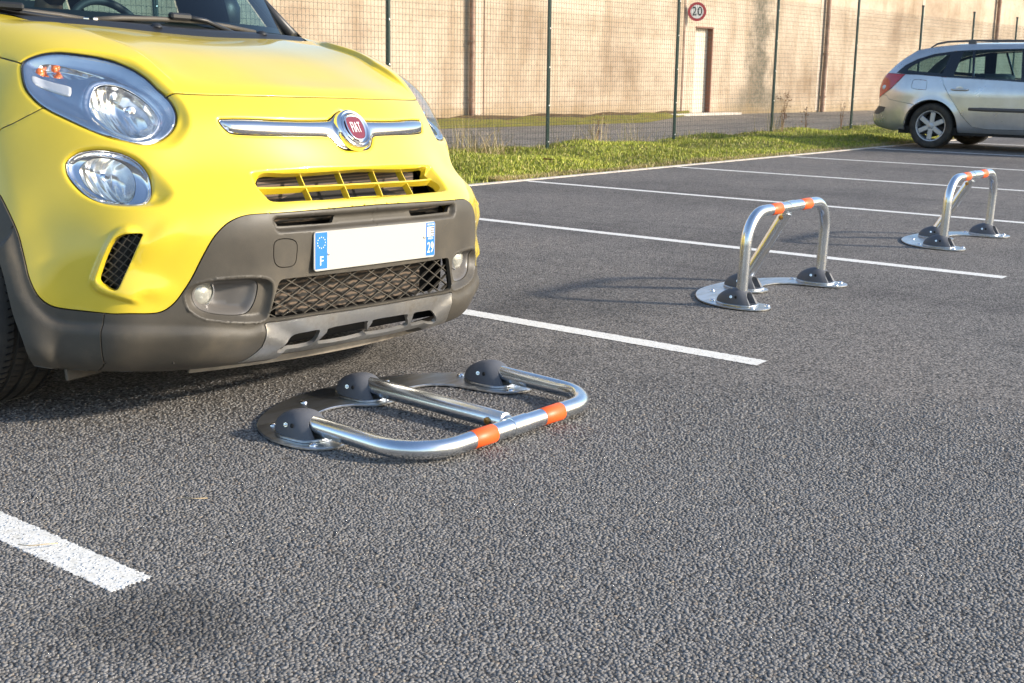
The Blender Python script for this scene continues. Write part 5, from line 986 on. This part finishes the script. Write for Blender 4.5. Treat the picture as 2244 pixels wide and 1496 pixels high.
wiper([(-.345, 1.55, 1.092), (-.42, 1.565, 1.100), (-.50, 1.58, 1.104), (-.57, 1.60, 1.106), (-.63, 1.66, 1.108)], 3, (-.43, 1.53, 1.085))
# ------------------------------------------------------------------ interior
grid('dashboard', [np.stack([.70*XS, y+0*XS, z+.035*np.exp(-((.70*XS-.37)/.17)**2)*h], 1) for y, z, h in ((1.60, 1.075, 0), (1.75, 1.088, 0), (1.95, 1.105, .6), (2.10, 1.112, 1.2), (2.22, 1.10, 1.3), (2.30, 1.06, 1.0), (2.32, .90, 0), (2.25, .6, 0))], 'dash_plastic')
sc_ = Vector((.372, 2.40, 1.05)); Mst = rot('X', R(68)); sw = cmb(MB().tube([sc_+Mst @ Vector((.183*math.cos(a), .183*math.sin(a), 0)) for a in np.linspace(0, 2*math.pi, 40, endpoint=False)], .0155, 10, False, True), 'steering_wheel', 'dash_plastic', car, True)
cmb(MB().lathe([(.0001, .03), (.05, .028), (.07, .01), (.07, -.03), (.0001, -.04)], 20, Mst, sc_), 'horn_pad', 'dash_plastic', sw, True)
for a in (0, 180, 270):
    d_ = Mst @ Vector((math.cos(R(a)), math.sin(R(a)), 0)); cmb(MB().tube([sc_+d_*.05, sc_+d_*.178], [.02, .012], 8), 'wheel_spoke', 'dash_plastic', sw, True)
for x in (-.37, .37):
    st = cmb(MB().box((x, 2.78, .62), (.50, .50, .16), None, .05), 'seat', 'interior_dark'); cmb(MB().box((x, 3.06, .94), (.50, .13, .62), rot('X', R(-14)), .05), 'seat_back', 'interior_dark', st); cmb(MB().box((x, 3.17, 1.36), (.27, .10, .18), rot('X', R(-10)), .04), 'headrest', 'interior_dark', st)
cmb(MB().box((0, 4.0, .85), (1.2, .14, .75), rot('X', R(-12)), .05), 'rear_seat', 'interior_dark')
# ------------------------------------------------------------------ driver behind the wheel
m = mat('skin', (.50, .27, .17), .5); bsdf(m).inputs['Subsurface Weight'].default_value = .1
m = mat('jacket', (.025, .03, .042), .8); mat('hair_brown', (.09, .045, .02), .7); mat('trousers', (.03, .035, .05), .85)
def car_pt(q): q = Vector(q); c, s = math.cos(CAR_RZ), math.sin(CAR_RZ); return Vector((CAR_LOC[0]+c*q.x-s*q.y, s*q.x+c*q.y, q.z))
prs = empty('person', car_pt((.36, 2.60, .665)), CAR_RZ); tag(prs, 'driver in a dark jacket seated behind the windscreen of the yellow car', 'person')
jn = [(0, .06, .08, .17), (0, .12, .26, .165), (0, .16, .40, .15), (0, .165, .47, .075), (0, .15, .53, .058),
      (-.19, .14, .42, .075), (-.27, -.02, .24, .058), (-.17, -.26, .24, .045), (-.12, -.36, .27, .035), (.19, .14, .42, .075), (.27, -.02, .24, .058), (.17, -.26, .24, .045), (.12, -.36, .27, .035),
      (-.10, -.10, .08, .095), (-.14, -.42, .06, .075), (.10, -.10, .08, .095), (.14, -.42, .06, .075), (-.14, -.55, -.30, .05), (.14, -.55, -.30, .05)]
ed = [(0, 1), (1, 2), (2, 3), (3, 4), (2, 5), (5, 6), (6, 7), (7, 8), (2, 9), (9, 10), (10, 11), (11, 12), (0, 13), (13, 14), (0, 15), (15, 16), (14, 17), (16, 18)]
me = bpy.data.meshes.new('body'); me.from_pydata([q[:3] for q in jn], ed, []); me.materials.append(MATS['jacket']); bo = link('body', me, prs)
md = bo.modifiers.new('Skin', 'SKIN'); md.use_smooth_shade = True
if not me.skin_vertices: pass
else:
    for i, q in enumerate(jn): me.skin_vertices[0].data[i].radius = (q[3], q[3])
    me.skin_vertices[0].data[0].use_root = True
bo.modifiers.new('Subd', 'SUBSURF').render_levels = 1
hv = []; hf = []; nh = 20; lv_ = [(-.02, .03, .02), (0, .045, .035), (.02, .058, .055), (.05, .068, .078), (.08, .073, .090), (.11, .075, .096), (.14, .076, .098), (.17, .074, .096), (.20, .066, .086), (.225, .048, .062), (.238, .02, .026)]
for z, rx, ry in lv_:
    for k in range(nh):
        a = 2*math.pi*k/nh; x, y = rx*math.cos(a), ry*math.sin(a); fr_ = max(0, -math.sin(a))**8
        y -= fr_*(.022 if .07 < z < .11 else .006 if z < .05 else 0); hv.append((x, y+.10, .555+z))
for i in range(len(lv_)-1):
    for k in range(nh): hf.append((i*nh+k, i*nh+(k+1) % nh, (i+1)*nh+(k+1) % nh, (i+1)*nh+k))
hf += [tuple(range(nh))[::-1], tuple((len(lv_)-1)*nh+k for k in range(nh))]
hd = mob('head', hv, hf, 'skin', prs, True); MB().tube([(0, .15, .48), (0, .12, .60)], [.056, .052], 14).build('neck', 'skin', hd, True)
cap_v = [(q[0]*1.05, .10+(q[1]-.10)*1.06+.008, q[2]+.008) for q in hv]; cap_f = [f_ for f_ in hf[:-2] if all(cap_v[i][2] > .70 or cap_v[i][1] > .13 for i in f_)]; mob('hair', cap_v, cap_f, 'hair_brown', hd, True)
bd_f = [f_ for f_ in hf[:-2] if all(hv[i][2] < .615 and hv[i][1] < .12 for i in f_)]; mob('beard', [(q[0]*1.06, .10+(q[1]-.10)*1.08, q[2]-.004) for q in hv], bd_f, 'hair_brown', hd, True)
for s in (-1, 1): MB().lathe([(.0105*math.sin(t), .0105*math.cos(t)) for t in np.linspace(.01, 3.13, 8)], 10, None, (s*.031, .020, .672)).build('eye', 'print_white', hd, True); MB().box((s*.078, .11, .66), (.012, .03, .06), None, .004).build('ear', 'skin', hd, True)
MB().box((0, -.004+.006, .603), (.045, .008, .008), None, .003).build('mouth', 'badge_red', hd)
for s in (-1, 1):
    hn = MB().box((s*.12, -.40, .285), (.035, .075, .08), None, .012).build('hand', 'skin', prs, True)
    for k in range(4): MB().tube([(s*.12+(k-1.5)*.0, -.43, .315-.019*k), (s*.10, -.47, .318-.019*k), (s*.085, -.45, .318-.019*k)], [.0095, .009, .008], 8).build('finger', 'skin', hn, True)
    MB().tube([(s*.11, -.38, .315), (s*.085, -.41, .33), (s*.075, -.43, .325)], [.011, .010, .009], 8).build('thumb', 'skin', hn, True)
# ------------------------------------------------------------------ silver estate car, seen from its right rear
# side outlines (y, z) in metres on its right flank
SV = {
'back': [(4.861, 0.236), (5.045, 0.216), (5.341, 0.266), (5.41, 0.333), (5.418, 0.428), (5.304, 0.551), (5.305, 0.644), (5.31, 0.796), (5.28, 0.912), (5.205, 0.994), (5.058, 1.14), (4.888, 1.261), (4.827, 1.301), (4.681, 1.33), (4.49, 1.358), (4.151, 1.381), (3.44, 1.386)],
'win': [(5.044, 0.999), (4.938, 1.1), (4.792, 1.181), (4.576, 1.251), (4.297, 1.291), (3.906, 1.311), (3.421, 1.32), (3.316, 0.897), (3.918, 0.931), (4.376, 0.952), (4.733, 0.975), (4.908, 0.98)],
'tail': [(5.197, 0.994), (4.908, 0.98), (4.985, 0.891), (5.099, 0.777), (5.297, 0.649), (5.305, 0.796), (5.274, 0.924)],
'pane1': [(4.896, 1.038), (4.828, 1.101), (4.696, 1.176), (4.544, 1.222), (4.358, 1.242), (4.376, 1.122), (4.397, 0.993), (4.564, 1.008), (4.745, 1.02)],
'pane2': [(4.242, 0.967), (4.217, 1.129), (4.19, 1.278), (4.068, 1.286), (3.993, 0.954)],
'pane3': [(4.038, 1.289), (3.738, 1.302), (3.434, 1.307), (3.354, 0.929), (3.642, 0.935), (3.966, 0.95)],
'bl': [(5.155, 0.695), (5.113, 0.644), (4.972, 0.619), (4.845, 0.598), (4.725, 0.58)],
'corner': [(5.407, 0.437), (5.295, 0.545), (5.166, 0.532), (5.19, 0.479), (5.288, 0.432)],
'flap': [(4.784, 0.874), (4.761, 0.909), (4.612, 0.902), (4.586, 0.878), (4.58, 0.793), (4.607, 0.778), (4.757, 0.79), (4.786, 0.818)],
'door': [(4.393, 0.948), (4.344, 0.837), (4.216, 0.651), (4.088, 0.476), (4.004, 0.378), (3.922, 0.308), (3.743, 0.282), (3.256, 0.289)],
'rub': [(3.99, 0.557), (3.272, 0.548), (3.267, 0.492), (3.967, 0.524)],
'rail': [(4.694, 1.332), (4.618, 1.387), (4.497, 1.416), (4.128, 1.432), (3.466, 1.43)],
}

m = mat('silver_paint', (.50, .53, .56), .3, .75, coat=1.0, coat_rough=.03); p = coords(m); set_rough(m, ramp(m, noise(m, p, 4, 4).outputs[0], [(.3, (.26,)*3), (.7, (.36,)*3)]))
n2 = noise(m, p, 3, 5); set_col(m, ramp(m, n2.outputs[0], [(.35, (.58, .58, .57)), (.6, (.68, .68, .67))]))
mat('tail_red', (.50, .008, .008), .12, coat=1.0); mat('grey_trim', (.10, .09, .085), .5); mat('black_gloss', (.012, .014, .018), .12, coat=.6)
sv = empty('silver_estate_car', (16.45, 3.0, 0)); tag(sv, 'silver grey estate car with roof rails parked beyond the barriers at the right edge', 'car')
SVI = Matrix.Translation((-16.45, -3.0, 0))
def svo(o): o.matrix_parent_inverse = SVI; return o
def SVX(y, z): return np.interp(z, [.15, .3, .5, .75, .95, 1.0, 1.38, 1.45], [15.66, 15.60, 15.575, 15.57, 15.62, 15.64, 15.84, 15.95])+.75*np.maximum(0, y-4.85)**2+.35*np.maximum(0, 1.55-y)**2
front = [(3.0, 1.40), (2.55, 1.395), (2.2, 1.30), (1.85, 1.12), (1.55, .96), (1.2, .88), (.9, .80), (.74, .70), (.68, .55), (.67, .38), (.72, .24), (.85, .20), (1.32, .21)]
crest = [tuple(q) for q in SV['back'][1:]]+front[:11]
LOOP['sv_sil'] = dens(np.array(SV['back']+front+[(4.10, .205), (4.14, .23)]), .05)
LOOP['sv_win'] = dens(np.array(SV['win'][:6]+[(3.4, 1.322), (2.7, 1.31), (2.35, 1.24), (1.98, 1.02), (1.9, .93), (2.4, .885), (3.3, .90)]+SV['win'][8:]), .04)
LOOP['sv_tail'] = dens(np.array(SV['tail']), .03); LOOP['sv_p1'] = dens(np.array(SV['pane1']), .03); LOOP['sv_p2'] = dens(np.array(SV['pane2']), .03)
LOOP['sv_p3'] = dens(np.array(SV['pane3']), .03); LOOP['sv_p4'] = dens(np.array([(3.27, 1.31), (2.75, 1.295), (2.4, 1.22), (2.1, 1.05), (2.1, .91), (3.2, .925)]), .03)
LOOP['sv_corner'] = dens(np.array(SV['corner']), .02); LOOP['sv_flap'] = dens(catmull(SV['flap'], 3), .02)
LOOP['sv_arch'] = circ(4.493, .285, .365); LOOP['sv_archf'] = circ(1.74, .285, .365)
LOOP['sv_door'] = dens(np.array(SV['door']+[(3.25, .27), (3.27, .90)]), .04)
LOOP['sv_bump'] = np.concatenate([dens(np.array([(5.6, .70)]+SV['bl']+[(4.7, .1), (5.6, .1)]), .04)])
sn = ['sv_sil', 'sv_win', 'sv_tail', 'sv_p1', 'sv_p2', 'sv_p3', 'sv_p4', 'sv_corner', 'sv_flap', 'sv_arch', 'sv_archf', 'sv_door', 'sv_bump']
VS2, TS2 = cdt((.6, 5.46, .1, 1.45), sn, .05, (.012, .03), ['sv_sil', 'sv_arch'])
c2 = VS2[TS2].mean(1); I2 = {k: inside(c2, LOOP[k]) for k in sn}; bd = I2['sv_sil'] & ~I2['sv_arch'] & ~I2['sv_archf']
dsil = pdist(VS2, LOOP['sv_sil'])
def sv_side(name, mask, m, right=True, off=0.0, gap=.003, flange=.02, parent=None):
    t = TS2[mask]; u, iv = np.unique(t, return_inverse=True); q = VS2[u]; f = iv.reshape(-1, 3)
    x = SVX(q[:, 0], q[:, 1])-off+.03*np.clip(1-dsil[u]/.05, 0, 1)**2
    fl_ = np.exp(-(np.abs(np.hypot(q[:, 0]-4.493, q[:, 1]-.285)-.365)/.035)**2)+np.exp(-(np.abs(np.hypot(q[:, 0]-1.74, q[:, 1]-.285)-.365)/.035)**2); x = x-.014*fl_
    x = x-.006*np.exp(-((q[:, 1]-.66)/.03)**2)*0
    p = np.stack([x, q[:, 0], q[:, 1]], 1)
    n_ = np.cross(p[f[:, 1]]-p[f[:, 0]], p[f[:, 2]]-p[f[:, 0]]); bad = n_[:, 0] > 0; f[bad] = f[bad][:, ::-1]
    e = np.concatenate([f[:, [0, 1]], f[:, [1, 2]], f[:, [2, 0]]]); th = np.concatenate([f[:, 2], f[:, 0], f[:, 1]]); _, fi, cn = np.unique(np.sort(e, 1), axis=0, return_index=True, return_counts=True); be = fi[cn == 1]
    inn = np.zeros_like(p)
    for i in be:
        a, b = e[i]; d = p[b]-p[a]; d /= np.linalg.norm(d)+1e-12; w = p[th[i]]-p[a]; w = w-d*(w@d); w /= np.linalg.norm(w)+1e-12; inn[a] += w; inn[b] += w
    l = np.linalg.norm(inn, axis=1, keepdims=True); p = p+np.where(l > 1e-6, inn/np.maximum(l, 1e-6), 0)*gap
    v = list(map(tuple, p)); fs = [tuple(r_) for r_ in f]
    if flange:
        bv = np.unique(e[be]); mp = {int(k): len(v)+i for i, k in enumerate(bv)}; v += [tuple(p[k]) for k in bv]; mp2 = {int(k): len(v)+i for i, k in enumerate(bv)}; v += [(p[k][0]+flange, p[k][1], p[k][2]) for k in bv]
        for i in be: a, b = int(e[i][0]), int(e[i][1]); fs.append((mp[b], mp[a], mp2[a], mp2[b]))
    if not right: v = [(32.9-q[0], q[1], q[2]) for q in v]; fs = [q[::-1] for q in fs]
    return svo(mob(name, v, fs, m, parent or sv, True))
pan = I2['sv_p1'] | I2['sv_p2'] | I2['sv_p3'] | I2['sv_p4']; paint = bd & ~I2['sv_win'] & ~I2['sv_tail'] & ~I2['sv_corner']
for rt in (True, False):
    sv_side('rear_bumper', paint & I2['sv_bump'], 'silver_paint', rt); sv_side('fuel_flap' if rt else 'flank_patch', paint & I2['sv_flap'], 'silver_paint', rt)
    sv_side('rear_door', paint & I2['sv_door'] & (c2[:, 0] > 3.25), 'silver_paint', rt); sv_side('flank', paint & ~I2['sv_bump'] & ~I2['sv_flap'] & ~(I2['sv_door'] & (c2[:, 0] > 3.25)), 'silver_paint', rt)
    sv_side('window_frame', I2['sv_win'] & ~pan, 'black_gloss', rt, .001, 0, .015); sv_side('tail_lamp', I2['sv_tail'] & bd, 'tail_red', rt, .010, .002, .03)
    sv_side('bumper_corner', I2['sv_corner'], 'grey_trim', rt, .008, .001, .02)
    for k in ('sv_p1', 'sv_p2', 'sv_p3', 'sv_p4'): sv_side('side_window', I2[k], 'car_glass', rt, -.004, -.002, 0)
    s = 1 if rt else -1
    def fx(y, z, o=0.0): x = float(SVX(np.array([y]), np.array([z]))[0])-o; return (x if rt else 32.9-x, y, z)
    svo(MB().tube([fx(y, z, -.10) for y, z in SV['rail']]+[fx(2.7, 1.43, -.10), fx(2.5, 1.395, -.10)], [.006, .014, .014, .014, .014, .014, .008], 8).build('roof_rail', 'grey_trim', sv, True))
    for y in (4.15, 3.3, 2.75): svo(MB().box(Vector(fx(y, 1.405, -.10)), (.025, .11, .05), None, .008).build('rail_foot', 'grey_trim', sv))
    svo(MB().tube([fx(4.24, .789, .004), fx(4.2, .79, .022), fx(4.05, .79, .022), fx(4.01, .79, .004)], [.010, .013, .013, .010], 8).build('door_handle', 'silver_paint', sv, True))
    svo(MB().lathe([(.055, 0), (.045, .004), (.02, .001), (.0001, 0)], 20, rot('Y', R(-90 if rt else 90)), fx(4.125, .79, .0)).build('handle_dish', 'silver_paint', sv, True))
    rb_ = MB(); ys = np.linspace(3.985, 1.95, 12); 
    for y0, y1 in zip(ys[:-1], ys[1:]): pass
    svo(MB().tube([fx(y, .540-.012*(3.985-y)/.7*.3, .002) for y in ys], [.020]+[.025]*10+[.02], 8).build('rub_strip', 'grey_trim', sv, True))
    wr = wheel('wheel', (0, 0, 0), .302, .205, .205, None, -1, 6, .066); wr.location = (15.705 if rt else 17.195, 4.493, .302); wr.parent = sv; wr.matrix_parent_inverse = SVI
    if not rt: wr.rotation_euler = (0, 0, math.pi)
    w2 = copy_tree(wr, sv); w2.location = (wr.location.x, 1.74, .302)
    xa = 15.60 if rt else 17.30; svo(arch_liner(4.493, .285, .36, xa, xa+s*.35, sv)); svo(arch_liner(1.74, .285, .36, xa, xa+s*.35, sv))
    svo(MB().lathe([(.030, 0), (.026, .006), (.0001, .010)], 16, rot('Y', R(-90 if rt else 90)) @ rot('X', R(0)), fx(5.20, .80, .012)).build('reverse_lens', 'print_white', sv, True))
# shell between the flanks: tailgate, roof, screen, bonnet
cr = np.array(crest); cr = dens(catmull(cr, 3, False), .06, False); rows_ = []
uu2 = np.linspace(0, 1, 13)
for y, z in cr:
    x0 = float(SVX(np.array([y]), np.array([z]))[0])+.028; rows_.append([(x0+(32.9-2*x0)*u, y+(.10*4*u*(1-u) if y > 4.9 else -.10*4*u*(1-u) if y < 1.0 else 0), z+.035*4*u*(1-u)) for u in uu2])
def shell(name, sel, m):
    idx = [i for i in range(len(cr)) if sel(*cr[i])]; a, b = min(idx), max(idx); rr2 = rows_[a:b+1]; v = [q for r_ in rr2 for q in r_]
    return svo(mob(name, v, [(j*13+i, (j+1)*13+i, (j+1)*13+i+1, j*13+i+1) for j in range(len(rr2)-1) for i in range(12)], m, sv, True))
shell('tailgate', lambda y, z: y > 4.66 and (z < .99 or z > 1.26), 'silver_paint') if False else None
shell('tailgate', lambda y, z: y > 4.9 and z < 1.01 and z > .19, 'silver_paint'); shell('rear_screen', lambda y, z: y > 4.80 and z > .97 and z < 1.29, 'tinted_glass'); shell('roof', lambda y, z: z > 1.255 and y > 2.45, 'silver_paint')
shell('windscreen', lambda y, z: 1.5 < y < 2.53 and z > .93, 'tinted_glass'); shell('bonnet', lambda y, z: y < 1.62, 'silver_paint')
svo(MB().box((16.45, 3.0, .24), (1.62, 3.9, .10)).build('floor_pan', 'lining_dark', sv))
for x in (16.05, 16.85):
    s_ = svo(MB().box((x, 2.95, .85), (.5, .15, .7), rot('X', R(-12)), .05).build('front_seat', 'interior_dark', sv)); svo(MB().box((x, 3.08, 1.22), (.26, .09, .16), rot('X', R(-12)), .03).build('headrest', 'interior_dark', sv))
svo(MB().box((16.45, 3.95, .82), (1.3, .16, .36), rot('X', R(-12)), .05).build('rear_seat', 'interior_dark', sv))
# ------------------------------------------------------------------ small things: weeds, leaves, twigs
m = mat('dead_leaf', (.20, .10, .04), .7); set_col(m, ramp(m, noise(m, coords(m), 30, 3).outputs[0], [(.35, (.10, .045, .02)), (.65, (.26, .13, .06))]))
mat('straw', (.55, .42, .24), .7); mat('pale_leaf', (.5, .42, .26), .7)
def weed(loc, h, n, label, seed):
    r_ = random.Random(seed); w = empty('dead_weed', loc); tag(w, label, 'weed', 'dead weeds along the fence')
    st = MB()
    for k in range(4): st.tube([(0, 0, -.02), (r_.uniform(-.05, .05), r_.uniform(-.03, .03), h*.5), (r_.uniform(-.12, .12), r_.uniform(-.06, .06), h*r_.uniform(.8, 1))], [.006, .004, .002], 5)
    st.build('stalks', 'dead_leaf', w)
    lf = MB()
    for k in range(n):
        c = Vector((r_.gauss(0, .055), r_.gauss(0, .04), h*r_.uniform(.15, 1))); Mr = rot('Z', r_.uniform(0, 6)) @ rot('X', r_.uniform(-1, 1)); L = r_.uniform(.02, .05)
        lf.add([c+Mr @ Vector(q) for q in ((0, 0, 0), (L*.35, L*.5, .006), (0, L, 0), (-L*.35, L*.5, .006))], [(0, 1, 2), (0, 2, 3)])
    o = lf.build('dry_leaves', 'dead_leaf', w); o['kind'] = 'stuff'; return w
weed((16.85, 7.32, .05), .62, 90, 'tall rust brown dead weed standing beside the fence post', 1)
weed((17.9, 7.45, .05), .40, 40, 'small brown dead weed between two fence posts, left one', 2)
weed((19.15, 7.40, .05), .48, 22, 'thin dark dead weed just left of the post near the silver car', 3)
weed((12.1, 7.5, .05), .38, 24, 'sparse dark dead weed among the tall straw', 4)
def leaf(loc, L, rz, label, m='dead_leaf', curl=.012):
    n = 7; v = []
    for i in range(n):
        t = i/(n-1); w = L*.32*math.sin(math.pi*min(1, t*.97+.02))**.8
        for s in (-1, 0, 1): v.append((s*w, (t-.5)*L, .003+curl*abs(s)*(.5+t)+curl*(t-.5)**2))
    f = [(i*3+k, i*3+k+1, i*3+k+4, i*3+k+3) for i in range(n-1) for k in range(2)]
    o = mob('fallen_leaf', v, f, m, None, True); o.location = loc; o.rotation_euler = (0, 0, rz); tag(o, label, 'leaf'); return o
leaf((8.62, 5.62, .10), .11, .9, 'curled brown leaf on the lawn right beside the yellow car')
leaf((3.9, 3.55, .004), .05, .4, 'tiny pale leaf on the asphalt just behind the yellow car', 'pale_leaf')
leaf((13.5, 5.6, .1), .10, 2.1, 'pale curled leaf in the middle of the lawn', 'pale_leaf')
def twig(pts, r, label):
    o = MB().tube(pts, r, 6).build('twig', 'straw', None, True); tag(o, label, 'twig'); return o
twig([(-.045, .33, .010), (-.035, .30, .012), (-.010, .285, .012), (.012, .275, .010)], .0011, 'bent straw lying on the white line in the foreground')
twig([(.36, .33, .004), (.37, .30, .006), (.395, .285, .004)], .0009, 'short bent straw on the asphalt beside the nearest white line')
twig([(1.42, 1.66, .010), (1.52, 1.60, .011)], .002, 'thin reddish straw on the white line beside the yellow car')
